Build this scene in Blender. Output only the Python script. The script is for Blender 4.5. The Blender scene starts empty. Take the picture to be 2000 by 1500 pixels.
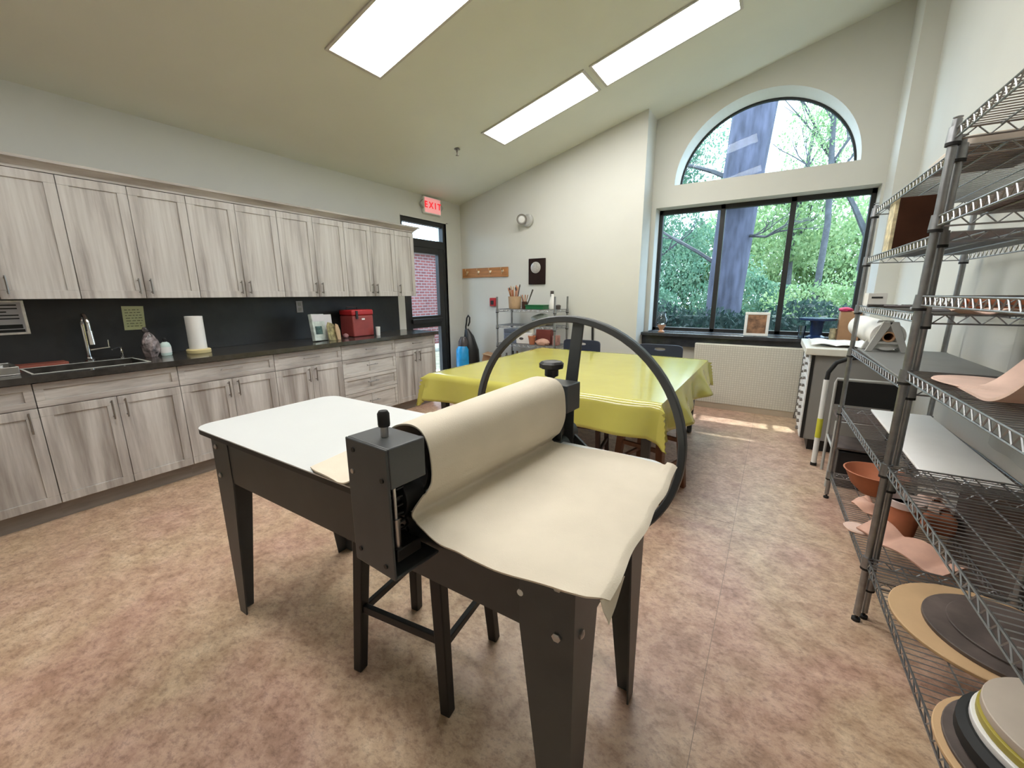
import bpy, bmesh, math, random
from mathutils import Vector, Matrix, Euler
random.seed(7)
PI = math.pi
scn = bpy.context.scene
COL = scn.collection

# ------------------------------------------------------------------ materials
def new_mat(name):
    m = bpy.data.materials.new(name); m.use_nodes = True
    nt = m.node_tree
    return m, nt, nt.nodes['Principled BSDF']

def ramp(nt, stops):
    r = nt.nodes.new('ShaderNodeValToRGB'); e = r.color_ramp.elements
    while len(e) < len(stops): e.new(0.5)
    for k, (p, c) in enumerate(stops):
        e[k].position = p; e[k].color = (c[0], c[1], c[2], 1)
    return r

def coords(nt, scale=(1, 1, 1), kind='Object', rot=(0, 0, 0)):
    t = nt.nodes.new('ShaderNodeTexCoord'); mp = nt.nodes.new('ShaderNodeMapping')
    mp.inputs['Scale'].default_value = scale; mp.inputs['Rotation'].default_value = rot
    nt.links.new(t.outputs[kind], mp.inputs[0]); return mp

def noise(nt, vec, scale, detail=4, rough=.55, dist=0):
    n = nt.nodes.new('ShaderNodeTexNoise'); n.inputs['Scale'].default_value = scale
    n.inputs['Detail'].default_value = detail; n.inputs['Roughness'].default_value = rough
    n.inputs['Distortion'].default_value = dist
    nt.links.new(vec.outputs[0], n.inputs['Vector']); return n

def mat(name, c, rough=.5, metal=0, var=.06, scale=8, bump=0, spec=None, bscale=None, stretch=(1, 1, 1)):
    m, nt, b = new_mat(name)
    v = coords(nt, stretch); n = noise(nt, v, scale)
    lo = tuple(max(0, x*(1-var)) for x in c); hi = tuple(min(1, x*(1+var)) for x in c)
    r = ramp(nt, [(.3, lo), (.7, hi)])
    nt.links.new(n.outputs['Fac'], r.inputs[0]); nt.links.new(r.outputs[0], b.inputs['Base Color'])
    b.inputs['Roughness'].default_value = rough; b.inputs['Metallic'].default_value = metal
    if spec is not None: b.inputs['Specular IOR Level'].default_value = spec
    if bump:
        n2 = noise(nt, v, bscale or scale*6, 3)
        bp = nt.nodes.new('ShaderNodeBump'); bp.inputs['Strength'].default_value = bump; bp.inputs['Distance'].default_value = .01
        nt.links.new(n2.outputs['Fac'], bp.inputs['Height']); nt.links.new(bp.outputs[0], b.inputs['Normal'])
    return m

def emit(name, c, s, base=(.8, .8, .8)):
    m, nt, b = new_mat(name)
    b.inputs['Base Color'].default_value = (*base, 1)
    b.inputs['Emission Color'].default_value = (*c, 1); b.inputs['Emission Strength'].default_value = s
    return m

def wood_wash(name, horizontal=False):
    m, nt, b = new_mat(name)
    st = (7, 1.3, 9) if horizontal else (7, 10, .8)
    v = coords(nt, st)
    n1 = noise(nt, v, 1.0, 5, .6, .25)
    v2 = coords(nt, (30, 4, 40) if horizontal else (30, 46, 2.2)); n2 = noise(nt, v2, 1.0, 3, .6)
    r1 = ramp(nt, [(.30, (.29, .26, .235)), (.42, (.42, .39, .365)), (.52, (.55, .525, .495)), (.68, (.62, .60, .57))])
    nt.links.new(n1.outputs['Fac'], r1.inputs[0])
    r2 = ramp(nt, [(.3, (.82, .80, .79)), (.6, (1, 1, 1))]); nt.links.new(n2.outputs['Fac'], r2.inputs[0])
    mx = nt.nodes.new('ShaderNodeMixRGB'); mx.blend_type = 'MULTIPLY'; mx.inputs[0].default_value = .8
    nt.links.new(r1.outputs[0], mx.inputs[1]); nt.links.new(r2.outputs[0], mx.inputs[2])
    nt.links.new(mx.outputs[0], b.inputs['Base Color']); b.inputs['Roughness'].default_value = .55
    return m

def floor_mat():
    m, nt, b = new_mat('floor_vinyl')
    v = coords(nt, (1, 1, 1), 'Object', (0, 0, .5))
    n1 = noise(nt, v, 9.5, 8, .74, .25)
    r1 = ramp(nt, [(.28, (.36, .235, .155)), (.44, (.50, .35, .245)), (.54, (.61, .45, .325)), (.68, (.74, .585, .44))])
    nt.links.new(n1.outputs['Fac'], r1.inputs[0])
    n2 = noise(nt, v, 1.3, 3, .5, .8)
    r2 = ramp(nt, [(.38, (.94, .83, .86)), (.62, (1.0, 1.0, .93))]); nt.links.new(n2.outputs['Fac'], r2.inputs[0])
    mx = nt.nodes.new('ShaderNodeMixRGB'); mx.blend_type = 'MULTIPLY'; mx.inputs[0].default_value = 1
    nt.links.new(r1.outputs[0], mx.inputs[1]); nt.links.new(r2.outputs[0], mx.inputs[2])
    v3 = coords(nt, (1, 1.6, 1), 'Object', (0, 0, -.6)); n3 = noise(nt, v3, 30, 5, .8)
    r3 = ramp(nt, [(.36, (.64, .60, .61)), (.52, (.98, .97, .97)), (.66, (1.0, 1.0, 1.0))]); nt.links.new(n3.outputs['Fac'], r3.inputs[0])
    mx2 = nt.nodes.new('ShaderNodeMixRGB'); mx2.blend_type = 'MULTIPLY'; mx2.inputs[0].default_value = 1
    nt.links.new(mx.outputs[0], mx2.inputs[1]); nt.links.new(r3.outputs[0], mx2.inputs[2])
    nt.links.new(mx2.outputs[0], b.inputs['Base Color'])
    b.inputs['Roughness'].default_value = .36
    return m

def brick_mat():
    m, nt, b = new_mat('brick_wall')
    t0 = nt.nodes.new('ShaderNodeTexCoord'); sp = nt.nodes.new('ShaderNodeSeparateXYZ'); v = nt.nodes.new('ShaderNodeCombineXYZ')
    nt.links.new(t0.outputs['Object'], sp.inputs[0]); nt.links.new(sp.outputs[1], v.inputs[0]); nt.links.new(sp.outputs[2], v.inputs[1])
    bt = nt.nodes.new('ShaderNodeTexBrick')
    bt.inputs['Scale'].default_value = 1.0; bt.inputs['Color1'].default_value = (.20, .05, .045, 1)
    bt.inputs['Color2'].default_value = (.13, .035, .035, 1); bt.inputs['Mortar'].default_value = (.22, .17, .17, 1)
    bt.inputs['Mortar Size'].default_value = .012; bt.inputs['Brick Width'].default_value = .21; bt.inputs['Row Height'].default_value = .078
    nt.links.new(v.outputs[0], bt.inputs['Vector']); nt.links.new(bt.outputs['Color'], b.inputs['Base Color'])
    b.inputs['Roughness'].default_value = .85
    return m

def grid_mat():
    m, nt, b = new_mat('perforated_cream')
    t0 = nt.nodes.new('ShaderNodeTexCoord'); sp = nt.nodes.new('ShaderNodeSeparateXYZ'); v = nt.nodes.new('ShaderNodeCombineXYZ')
    nt.links.new(t0.outputs['Object'], sp.inputs[0]); nt.links.new(sp.outputs[0], v.inputs[0]); nt.links.new(sp.outputs[2], v.inputs[1])
    bt = nt.nodes.new('ShaderNodeTexBrick'); bt.offset = 0
    bt.inputs['Scale'].default_value = 1.0; bt.inputs['Color1'].default_value = (.60, .58, .50, 1)
    bt.inputs['Color2'].default_value = (.64, .62, .54, 1); bt.inputs['Mortar'].default_value = (.50, .48, .41, 1)
    bt.inputs['Mortar Size'].default_value = .0035; bt.inputs['Brick Width'].default_value = .026; bt.inputs['Row Height'].default_value = .026
    nt.links.new(v.outputs[0], bt.inputs['Vector']); nt.links.new(bt.outputs['Color'], b.inputs['Base Color'])
    b.inputs['Roughness'].default_value = .5
    return m

def glass_mat(name, tint=(.93, .97, .96), gloss=.06):
    m, nt, b = new_mat(name)
    nt.nodes.remove(b); out = nt.nodes['Material Output']
    tr = nt.nodes.new('ShaderNodeBsdfTransparent'); tr.inputs[0].default_value = (*tint, 1)
    gl = nt.nodes.new('ShaderNodeBsdfGlossy'); gl.inputs['Roughness'].default_value = .02
    mx = nt.nodes.new('ShaderNodeMixShader'); lw = nt.nodes.new('ShaderNodeLayerWeight'); lw.inputs[0].default_value = .25
    mt = nt.nodes.new('ShaderNodeMath'); mt.operation = 'MULTIPLY_ADD'; mt.inputs[1].default_value = gloss*2.2; mt.inputs[2].default_value = gloss*.15
    nt.links.new(lw.outputs['Fresnel'], mt.inputs[0]); nt.links.new(mt.outputs[0], mx.inputs[0])
    nt.links.new(tr.outputs[0], mx.inputs[1]); nt.links.new(gl.outputs[0], mx.inputs[2]); nt.links.new(mx.outputs[0], out.inputs[0])
    return m

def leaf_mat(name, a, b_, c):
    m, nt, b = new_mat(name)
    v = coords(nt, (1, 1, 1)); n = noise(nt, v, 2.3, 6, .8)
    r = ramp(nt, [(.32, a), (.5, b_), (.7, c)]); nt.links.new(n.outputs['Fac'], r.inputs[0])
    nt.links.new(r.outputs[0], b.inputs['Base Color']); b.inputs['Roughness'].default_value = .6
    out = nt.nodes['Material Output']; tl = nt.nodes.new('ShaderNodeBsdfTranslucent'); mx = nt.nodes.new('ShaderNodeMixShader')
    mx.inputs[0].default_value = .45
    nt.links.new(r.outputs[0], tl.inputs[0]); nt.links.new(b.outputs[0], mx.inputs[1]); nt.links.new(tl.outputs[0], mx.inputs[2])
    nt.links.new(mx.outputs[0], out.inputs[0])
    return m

M = {}
M['wall'] = mat('painted_wall', (.62, .62, .575), .75, var=.02, scale=2, bump=.04, bscale=180)
M['ceil'] = mat('painted_ceiling', (.68, .69, .61), .85, var=.02, scale=2)
M['floor'] = floor_mat()
M['washv'] = wood_wash('whitewashed_wood'); M['washh'] = wood_wash('whitewashed_wood_across', True)
M['kick'] = mat('grey_toe_kick', (.26, .23, .21), .6, var=.15, scale=5, stretch=(1, 1, 8))
M['counter'] = mat('dark_laminate', (.042, .038, .034), .16, var=.35, scale=14)
M['splash'] = mat('dark_backsplash', (.020, .021, .022), .45, var=.3, scale=6)
M['steel'] = mat('brushed_steel', (.48, .47, .46), .3, 1, var=.05, scale=20)
M['chrome'] = mat('chrome', (.82, .82, .82), .08, 1, var=.01)
M['wire'] = mat('chrome_wire', (.32, .33, .34), .40, 1, var=.12, scale=30)
M['pull'] = mat('nickel_pull', (.30, .28, .26), .35, 1, var=.05)
M['black'] = mat('black_paint', (.006, .006, .006), .5, var=.2)
M['blackplastic'] = mat('black_plastic', (.012, .012, .013), .4, var=.2)
M['frame'] = mat('black_aluminium', (.014, .015, .015), .45, var=.15)
M['press'] = mat('press_grey_paint', (.052, .057, .060), .42, var=.12, scale=9)
M['pressdark'] = mat('press_grey_apron', (.040, .044, .045), .40, var=.15, scale=7)
M['white_lam'] = mat('white_laminate', (.62, .64, .635), .35, var=.015, scale=3)
M['canvas'] = mat('cream_canvas', (.64, .575, .465), .9, var=.05, scale=5, bump=.12, bscale=260)
M['yellow'] = mat('yellow_vinyl', (.50, .46, .10), .16, var=.05, scale=4, spec=.7)
M['darkwood'] = mat('dark_brown_wood', (.045, .018, .012), .4, var=.3, scale=12, stretch=(1, 1, .2))
M['redwood'] = mat('red_brown_wood', (.17, .07, .032), .45, var=.3, scale=12, stretch=(1, 1, .2))
M['oak'] = mat('orange_oak', (.42, .18, .055), .45, var=.25, scale=14, stretch=(.3, 3, 3))
M['plywood'] = mat('plywood', (.58, .37, .21), .6, var=.15, scale=9, stretch=(1, 4, 4))
M['board'] = mat('tan_fibreboard', (.56, .37, .20), .7, var=.06, scale=9)
M['navy'] = mat('navy_plastic', (.022, .028, .055), .5, var=.1)
M['white'] = mat('white_plastic', (.78, .78, .76), .4, var=.02)
M['paper'] = mat('white_paper', (.80, .79, .76), .8, var=.02)
M['greypaper'] = mat('grey_paper', (.60, .58, .60), .8, var=.03)
M['ink'] = mat('black_ink', (.02, .02, .02), .7)
M['note'] = mat('yellow_note_paper', (.72, .74, .42), .8, var=.04)
M['red'] = mat('red_plastic', (.42, .022, .026), .45, var=.1)
M['redface'] = mat('dull_red_panel', (.30, .055, .05), .5, var=.12)
M['cardboard'] = mat('cardboard', (.42, .24, .13), .85, var=.1, scale=10)
M['brownbox'] = mat('dark_brown_board', (.050, .017, .007), .6, var=.2, scale=8, spec=.2)
M['creamglaze'] = mat('cream_speckled', (.62, .54, .34), .6, var=.4, scale=30)
M['terra'] = mat('terracotta', (.47, .17, .085), .75, var=.12, scale=10)
M['pink'] = mat('pink_clay', (.62, .37, .28), .85, var=.10, scale=12)
M['palepink'] = mat('pale_bisque_clay', (.72, .52, .43), .85, var=.08, scale=14)
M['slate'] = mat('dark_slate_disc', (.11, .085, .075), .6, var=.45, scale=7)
M['grey'] = mat('grey_laminate', (.20, .20, .19), .55, var=.06)
M['greypanel'] = mat('grey_metal_panel', (.27, .26, .245), .5, var=.03)
M['greyplastic'] = mat('grey_plastic', (.44, .44, .42), .5, var=.04)
M['cream'] = mat('cream_laminate', (.74, .72, .64), .4, var=.03)
M['sill'] = mat('dark_sill_stone', (.035, .038, .045), .25, var=.3, scale=12)
M['perf'] = grid_mat()
M['beige'] = mat('beige_trim', (.45, .38, .29), .6, var=.05)
M['blue'] = mat('blue_plastic', (.02, .30, .62), .3, var=.25, scale=9)
M['blueglaze'] = mat('navy_glaze', (.012, .03, .10), .25, var=.3)
M['smoke'] = mat('smoky_plastic', (.07, .06, .06), .25, var=.3)
M['green'] = mat('green_plastic', (.015, .16, .06), .4, var=.1)
M['kraft'] = mat('kraft_tan', (.52, .36, .22), .8, var=.12, scale=9)
M['brass'] = mat('brass_hook', (.75, .55, .32), .3, 1)
M['plaquewood'] = mat('plaque_dark_wood', (.016, .006, .004), .5, var=.2, spec=.25)
M['silver'] = mat('silver_disc', (.72, .70, .66), .3, .7, var=.15, scale=40)
M['exitface'] = emit('exit_face', (1.0, .28, .30), .5, (.8, .5, .5))
M['exitred'] = emit('exit_letters', (1.0, .02, .04), .6, (.6, .02, .02))
M['light'] = emit('diffuser_light', (1.0, .985, .955), 16.5)
M['trim'] = mat('light_trim', (.52, .50, .46), .5, var=.03)
M['glass'] = glass_mat('clear_glass', (.90, .96, .98), .045)
M['jar'] = glass_mat('thin_jar_glass', (.70, .78, .84), .5)
M['bark'] = mat('grey_bark', (.055, .055, .08), .9, var=.45, scale=9, bump=.6, bscale=20, stretch=(1, 1, .25))
M['branch'] = mat('brown_branch', (.07, .07, .075), .9, var=.3, scale=9)
M['leafbright'] = leaf_mat('bright_leaves', (.07, .15, .06), (.25, .37, .16), (.52, .58, .34))
M['leafmid'] = leaf_mat('mid_leaves', (.03, .09, .06), (.12, .24, .15), (.34, .44, .30))
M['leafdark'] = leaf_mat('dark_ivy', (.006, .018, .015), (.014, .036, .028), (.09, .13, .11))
M['soil'] = mat('leaf_litter', (.16, .15, .11), .95, var=.4, scale=4)
M['paving'] = mat('pale_paving', (.62, .61, .60), .9, var=.1)
M['brick'] = brick_mat()
M['roofmetal'] = mat('pale_gutter', (.55, .62, .68), .5)
M['sinksteel'] = mat('sink_steel', (.58, .58, .54), .5, 0, var=.1)
M['orangetray'] = mat('reddish_tray', (.26, .07, .045), .5)
M['rubber'] = mat('black_rubber', (.008, .008, .008), .7)
M['hiviz'] = mat('yellow_band', (.62, .60, .05), .5)
M['curtain'] = mat('grey_curtain', (.50, .50, .47), .9, var=.06)
M['foodpic'] = mat('brown_portrait_print', (.25, .13, .07), .6, var=.7, scale=14)
M['magenta'] = mat('magenta_cloth', (.45, .03, .10), .8)
M['seam'] = mat('floor_seam', (.24, .18, .14), .6)

# ------------------------------------------------------------------ mesh helpers
class MB:
    def __init__(s): s.v = []; s.f = []; s.mi = []; s.cur = 0
    def add(s, vs, fs, mtx=None):
        o = len(s.v)
        for p in vs:
            p = Vector(p)
            s.v.append(mtx @ p if mtx else p)
        for f in fs:
            s.f.append([o+i for i in f]); s.mi.append(s.cur)
        return s
    def box(s, x0, x1, y0, y1, z0, z1, mtx=None):
        vs = [(x0,y0,z0),(x1,y0,z0),(x1,y1,z0),(x0,y1,z0),(x0,y0,z1),(x1,y0,z1),(x1,y1,z1),(x0,y1,z1)]
        return s.add(vs, [(0,3,2,1),(4,5,6,7),(0,1,5,4),(1,2,6,5),(2,3,7,6),(3,0,4,7)], mtx)
    def hexa(s, vs): return s.add(vs, [(0,3,2,1),(4,5,6,7),(0,1,5,4),(1,2,6,5),(2,3,7,6),(3,0,4,7)])
    def tube(s, p0, p1, r, r1=None, n=12, cap=True):
        p0, p1 = Vector(p0), Vector(p1); r1 = r if r1 is None else r1
        d = (p1-p0); q = d.to_track_quat('Z', 'Y') if d.length > 1e-9 else Euler().to_quaternion()
        vs = []
        for P, R in ((p0, r), (p1, r1)):
            for k in range(n):
                a = 2*PI*k/n; vs.append(P + q @ Vector((R*math.cos(a), R*math.sin(a), 0)))
        fs = [(k, (k+1) % n, n+(k+1) % n, n+k) for k in range(n)]
        if cap: fs += [tuple(range(n-1, -1, -1)), tuple(range(n, 2*n))]
        return s.add(vs, fs)
    def path(s, pts, r, n=8, closed=False, flat=1.0):
        pts = [Vector(p) for p in pts]; N = len(pts); vs = []; up = None
        for i, p in enumerate(pts):
            if closed: t = pts[(i+1) % N]-pts[i-1]
            else: t = pts[min(i+1, N-1)]-pts[max(i-1, 0)]
            t.normalize()
            if up is None:
                up = Vector((0, 0, 1)) if abs(t.z) < .9 else Vector((1, 0, 0))
            side = t.cross(up).normalized(); up = side.cross(t).normalized()
            rr = r[i] if isinstance(r, (list, tuple)) else r
            for k in range(n):
                a = 2*PI*k/n; vs.append(p + side*(rr*math.cos(a)) + up*(rr*flat*math.sin(a)))
        fs = []
        for i in range(N if closed else N-1):
            j = (i+1) % N
            for k in range(n): fs.append((i*n+k, i*n+(k+1) % n, j*n+(k+1) % n, j*n+k))
        if not closed: fs += [tuple(range(n-1, -1, -1)), tuple((N-1)*n+k for k in range(n))]
        return s.add(vs, fs)
    def lathe(s, prof, c=(0, 0, 0), n=28, mtx=None, sx=1, sy=1, wob=0):
        vs = []; fs = []; L = len(prof)
        for (r, z) in prof:
            for k in range(n):
                a = 2*PI*k/n; w = 1+wob*math.sin(3*a+.6)+wob*.5*math.sin(5*a)
                vs.append((c[0]+r*sx*w*math.cos(a), c[1]+r*sy*w*math.sin(a), c[2]+z))
        for i in range(L-1):
            for k in range(n): fs.append((i*n+k, i*n+(k+1) % n, (i+1)*n+(k+1) % n, (i+1)*n+k))
        loop = prof[0] == prof[-1]
        if prof[0][0] > 1e-6 and not loop: fs.append(tuple(range(n-1, -1, -1)))
        if prof[-1][0] > 1e-6 and not loop: fs.append(tuple((L-1)*n+k for k in range(n)))
        return s.add(vs, fs, mtx)
    def prism(s, poly, axis, a, b, mtx=None):
        def P(u, v, w): return {'x': (w, u, v), 'y': (u, w, v), 'z': (u, v, w)}[axis]
        n = len(poly); vs = [P(u, v, a) for u, v in poly]+[P(u, v, b) for u, v in poly]
        fs = [tuple(range(n-1, -1, -1)), tuple(range(n, 2*n))]+[(k, (k+1) % n, n+(k+1) % n, n+k) for k in range(n)]
        return s.add(vs, fs, mtx)
    def sheet(s, fn, nu, nv, th=.002):
        top = [[Vector(fn(i/nu, j/nv)) for j in range(nv+1)] for i in range(nu+1)]
        W = nv+1; vs = [p for r_ in top for p in r_]; o = len(vs)
        for i in range(nu+1):
            for j in range(nv+1):
                du = top[min(i+1, nu)][j]-top[max(i-1, 0)][j]; dv = top[i][min(j+1, nv)]-top[i][max(j-1, 0)]
                nn = du.cross(dv)
                nn = nn.normalized() if nn.length > 1e-12 else Vector((0, 0, 1))
                vs.append(top[i][j]-nn*th)
        fs = []
        for i in range(nu):
            for j in range(nv):
                a = i*W+j; fs.append((a, a+W, a+W+1, a+1)); fs.append((o+a, o+a+1, o+a+W+1, o+a+W))
        for i in range(nu):
            a = i*W; fs.append((a, o+a, o+a+W, a+W)); a = i*W+nv; fs.append((a, a+W, o+a+W, o+a))
        for j in range(nv):
            a = j; fs.append((a, a+1, o+a+1, o+a)); a = nu*W+j; fs.append((a, o+a, o+a+1, a+1))
        return s.add(vs, fs)

def link(o): COL.objects.link(o); return o
def obj(name, mb, m, parent=None, bevel=0, smooth=True, seg=2, angle=35):
    me = bpy.data.meshes.new(name)
    inv = parent.matrix_basis.inverted() if parent else None
    P = parent.parent if parent else None
    if parent:
        w = parent.matrix_basis
        while P: w = P.matrix_basis @ w; P = P.parent
        inv = w.inverted()
    vs = [tuple(inv @ v) if inv else tuple(v) for v in mb.v]
    me.from_pydata(vs, [], mb.f)
    ms = m if isinstance(m, (list, tuple)) else [m]
    for x in ms: me.materials.append(M[x] if isinstance(x, str) else x)
    if len(ms) > 1:
        for p, k in zip(me.polygons, mb.mi): p.material_index = k
    bm = bmesh.new(); bm.from_mesh(me); bmesh.ops.recalc_face_normals(bm, faces=bm.faces); bm.to_mesh(me); bm.free()
    if smooth:
        me.shade_smooth(); me.set_sharp_from_angle(angle=math.radians(angle))
    o = bpy.data.objects.new(name, me); link(o)
    if parent: o.parent = parent
    if bevel:
        md = o.modifiers.new('bevel', 'BEVEL'); md.width = bevel; md.segments = seg; md.limit_method = 'ANGLE'; md.harden_normals = False
    return o
def tag(o, label, cat, group=None, kind=None):
    o['label'] = label; o['category'] = cat
    if group: o['group'] = group
    if kind: o['kind'] = kind
    return o
def thing(name, label, cat, loc=(0, 0, 0), rz=0, group=None):
    o = bpy.data.objects.new(name, None); link(o); o.location = loc; o.rotation_euler = (0, 0, rz); o.empty_display_size = .1
    o.matrix_basis = Matrix.Translation(Vector(loc)) @ Matrix.Rotation(rz, 4, 'Z')
    return tag(o, label, cat, group)
def struct(name, mb, m, **k):
    o = obj(name, mb, m, **k); o['kind'] = 'structure'; return o
def dup(root, loc, rz, label, group=None):
    def cp(o, par):
        c = o.copy(); link(c); c.parent = par
        for ch in list(o.children): cp(ch, c)
        return c
    r = cp(root, None); r.location = loc; r.rotation_euler = (0, 0, rz); r['label'] = label
    if group: r['group'] = group
    return r
def text_mb(body, size, mtx, depth=.002, bold=0):
    cu = bpy.data.curves.new('lettering', 'FONT'); cu.body = body; cu.size = size; cu.extrude = depth; cu.offset = bold
    cu.align_x = 'CENTER'; cu.align_y = 'CENTER'
    o = bpy.data.objects.new('lettering_tmp', cu); link(o)
    dg = bpy.context.evaluated_depsgraph_get(); me = bpy.data.meshes.new_from_object(o.evaluated_get(dg))
    mb = MB(); mb.add([v.co.copy() for v in me.vertices], [tuple(p.vertices) for p in me.polygons], mtx)
    bpy.data.objects.remove(o); bpy.data.curves.remove(cu); bpy.data.meshes.remove(me)
    return mb

# ------------------------------------------------------------------ room shell
XW, XR, YB, YN, SL = -4.3, .93, 5.27, -2.6, .255
YWIN = 5.65; YO = 6.0
def cz(x): return 2.75 + SL*(x-XW)
struct('floor', MB().box(XW-.2, XR+.2, YN-.2, YO, -.1, 0), 'floor', smooth=False)
cb = MB().prism([(XW-.2, cz(XW-.2)), (XR+.2, cz(XR+.2)), (XR+.2, cz(XR+.2)+.15), (XW-.2, cz(XW-.2)+.15)], 'y', YN-.2, YO)
struct('ceiling', cb, 'ceil', smooth=False)
# left wall with the door opening
DY0, DY1, DZ = 4.03, 4.93, 2.43
w = MB().box(XW-.2, XW, YN, DY0, 0, 2.76).box(XW-.2, XW, DY1, YO, 0, 2.76).box(XW-.2, XW, DY0, DY1, DZ, 2.76)
struct('wall_left', w, 'wall', smooth=False)
w = MB().prism([(XW, 0), (-1.475, 0), (-1.475, cz(-1.475)), (XW, cz(XW))], 'y', YB, YO)
struct('wall_back', w, 'wall', smooth=False)
w = MB().prism([(.775, 0), (XR+.2, 0), (XR+.2, cz(XR+.2)), (.775, cz(.775))], 'y', 5.24, YO)
struct('wall_corner', w, 'wall', smooth=False)
struct('wall_right', MB().box(XR, XR+.2, YN, YO, 0, cz(XR)+.05), 'wall', smooth=False)
w = MB().prism([(XW, 0), (XR, 0), (XR, cz(XR)), (XW, cz(XW))], 'y', YN-.2, YN)
struct('wall_near', w, 'wall', smooth=False)
# window bay wall: solid columns around a rectangular and an arched opening
WX0, WX1, WZ0, WZ1 = -1.42, .752, .905, 2.455
AC, AA, AB_, AZ = -.333, .885, .845, 2.698
w = MB(); xs = [-1.475, WX0]
NA = 48
arch = [AC-AA*math.cos(PI*k/NA) for k in range(NA+1)]
def az(x):
    t = 1-((x-AC)/AA)**2
    return AZ+AB_*math.sqrt(max(0, t))
xs = sorted(set([-1.475, WX0, WX1, .775]+[round(a, 5) for a in arch]))
def colm(x0, x1, b0, b1, t0, t1):
    w.hexa([(x0, YWIN, b0), (x1, YWIN, b1), (x1, YO, b1), (x0, YO, b0), (x0, YWIN, t0), (x1, YWIN, t1), (x1, YO, t1), (x0, YO, t0)])
for x0, x1 in zip(xs, xs[1:]):
    inwin = x0 >= WX0-1e-4 and x1 <= WX1+1e-4
    inarch = x0 >= AC-AA-1e-4 and x1 <= AC+AA+1e-4
    colm(x0, x1, 0, 0, WZ0 if inwin else AZ, WZ0 if inwin else AZ)
    if inwin: colm(x0, x1, WZ1, WZ1, AZ, AZ)
    if inarch: colm(x0, x1, az(x0), az(x1), cz(x0), cz(x1))
    else: colm(x0, x1, AZ, AZ, cz(x0), cz(x1))
struct('wall_window', w, 'wall', smooth=False)
# three-pane window
YF = 5.89
wn = bpy.data.objects.new('window_1', None); link(wn); wn['kind'] = 'structure'
f = MB()
for a, b_, c, d in ((WX0, WX1, WZ1-.055, WZ1), (WX0, WX1, WZ0, WZ0+.05), (WX0, WX0+.045, WZ0, WZ1), (WX1-.045, WX1, WZ0, WZ1), (-.70, -.645, WZ0, WZ1), (.012, .069, WZ0, WZ1)):
    f.box(a, b_, YF-.035, YF+.035, c, d)
obj('window_frame', f, 'frame', wn, bevel=.004)
for a, b_ in ((WX0+.045, -.70), (-.645, .012), (.069, WX1-.045)):
    obj('window_pane', MB().box(a, b_, YF-.003, YF+.003, WZ0+.05, WZ1-.055), 'glass', wn, smooth=False)
# arched window
aw = bpy.data.objects.new('window_2', None); link(aw); aw['kind'] = 'structure'
YA = 5.975
def ellpt(k, s): return (AC-(AA-s)*math.cos(PI*k/NA), AZ+(AB_-s)*math.sin(PI*k/NA))
f = MB()
for k in range(NA):
    (a, b_), (c, d) = ellpt(k, 0), ellpt(k+1, 0); (e, g), (h, i) = ellpt(k, .022), ellpt(k+1, .022)
    f.hexa([(a, YA-.02, b_), (c, YA-.02, d), (h, YA-.02, i), (e, YA-.02, g), (a, YA+.02, b_), (c, YA+.02, d), (h, YA+.02, i), (e, YA+.02, g)])
f.box(AC-AA, AC+AA, YA-.02, YA+.02, AZ, AZ+.012)
obj('window_frame', f, 'frame', aw, smooth=False)
poly = [ellpt(k, .02) for k in range(NA+1)]
obj('window_pane', MB().prism(poly, 'y', YA-.003, YA+.003), 'glass', aw, smooth=False)
# dark window ledge and its apron
s_ = MB().box(-1.475, .775, 5.50, 5.65, .865, .905).box(WX0, WX1, 5.65, 5.855, .9055, .915)
struct('trim_1', s_, 'sill', bevel=.006)
s_ = MB().box(-1.475, .30, 5.56, 5.65, .735, .865)
struct('trim_2', s_, 'sill', bevel=.004)
# perforated cover under the window
rc = thing('radiator_cover', 'cream perforated radiator cover under the wide window', 'radiator cover', (-.25, 5.52, 0))
obj('cover_panel', MB().box(-.80, .31, 5.485, 5.50, .07, .79), 'perf', rc, bevel=.003)
obj('cover_body', MB().box(-.80, .31, 5.50, 5.60, .04, .80), 'cream', rc, bevel=.004)
obj('cover_base', MB().box(-.78, .30, 5.49, 5.6, 0, .07), 'beige', rc)
struct('baseboard_back', MB().box(XW, -1.475, YB-.012, YB, 0, .10).box(-1.475, -1.463, YB, YWIN, 0, .1), 'beige')
struct('baseboard_right', MB().box(XR-.012, XR, YN, 5.24, 0, .10), 'beige')
# long seams between the vinyl sheets
for k, (a, b_, c, d) in enumerate(((-.075, -.073, YN, 5.5), (XW, XR, 2.66, 2.662), (-3.30, -3.299, YN, 4.0))):
    struct('trim_%d' % (k+3), MB().box(a, b_, c, d, -.001, .0006), 'seam', smooth=False)

# ------------------------------------------------------------------ exterior door
dr = bpy.data.objects.new('door_1', None); link(dr); dr['kind'] = 'structure'
f = MB()
X0, X1 = XW-.10, XW-.02
f.box(X0, X1, DY0, DY0+.05, 0, DZ).box(X0, X1, DY1-.055, DY1, 0, DZ).box(X0, X1, DY0+.05, DY1-.055, DZ-.06, DZ).box(X0, X1, DY0+.05, DY1-.055, 2.06, 2.17)
obj('door_frame', f, 'frame', dr, bevel=.003)
f = MB().box(X0+.01, X1-.005, DY0+.05, DY0+.15, .01, 2.06).box(X0+.01, X1-.005, DY1-.165, DY1-.055, .01, 2.06)
f.box(X0+.01, X1-.005, DY0+.15, DY1-.165, 1.98, 2.06).box(X0+.01, X1-.005, DY0+.15, DY1-.165, .93, 1.10).box(X0+.01, X1-.005, DY0+.15, DY1-.165, .01, .22)
obj('door_leaf', f, 'frame', dr, bevel=.003)
obj('push_bar', MB().box(XW-.02, XW+.02, DY0+.12, DY1-.15, 1.0, 1.06), 'blackplastic', dr, bevel=.006)
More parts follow.
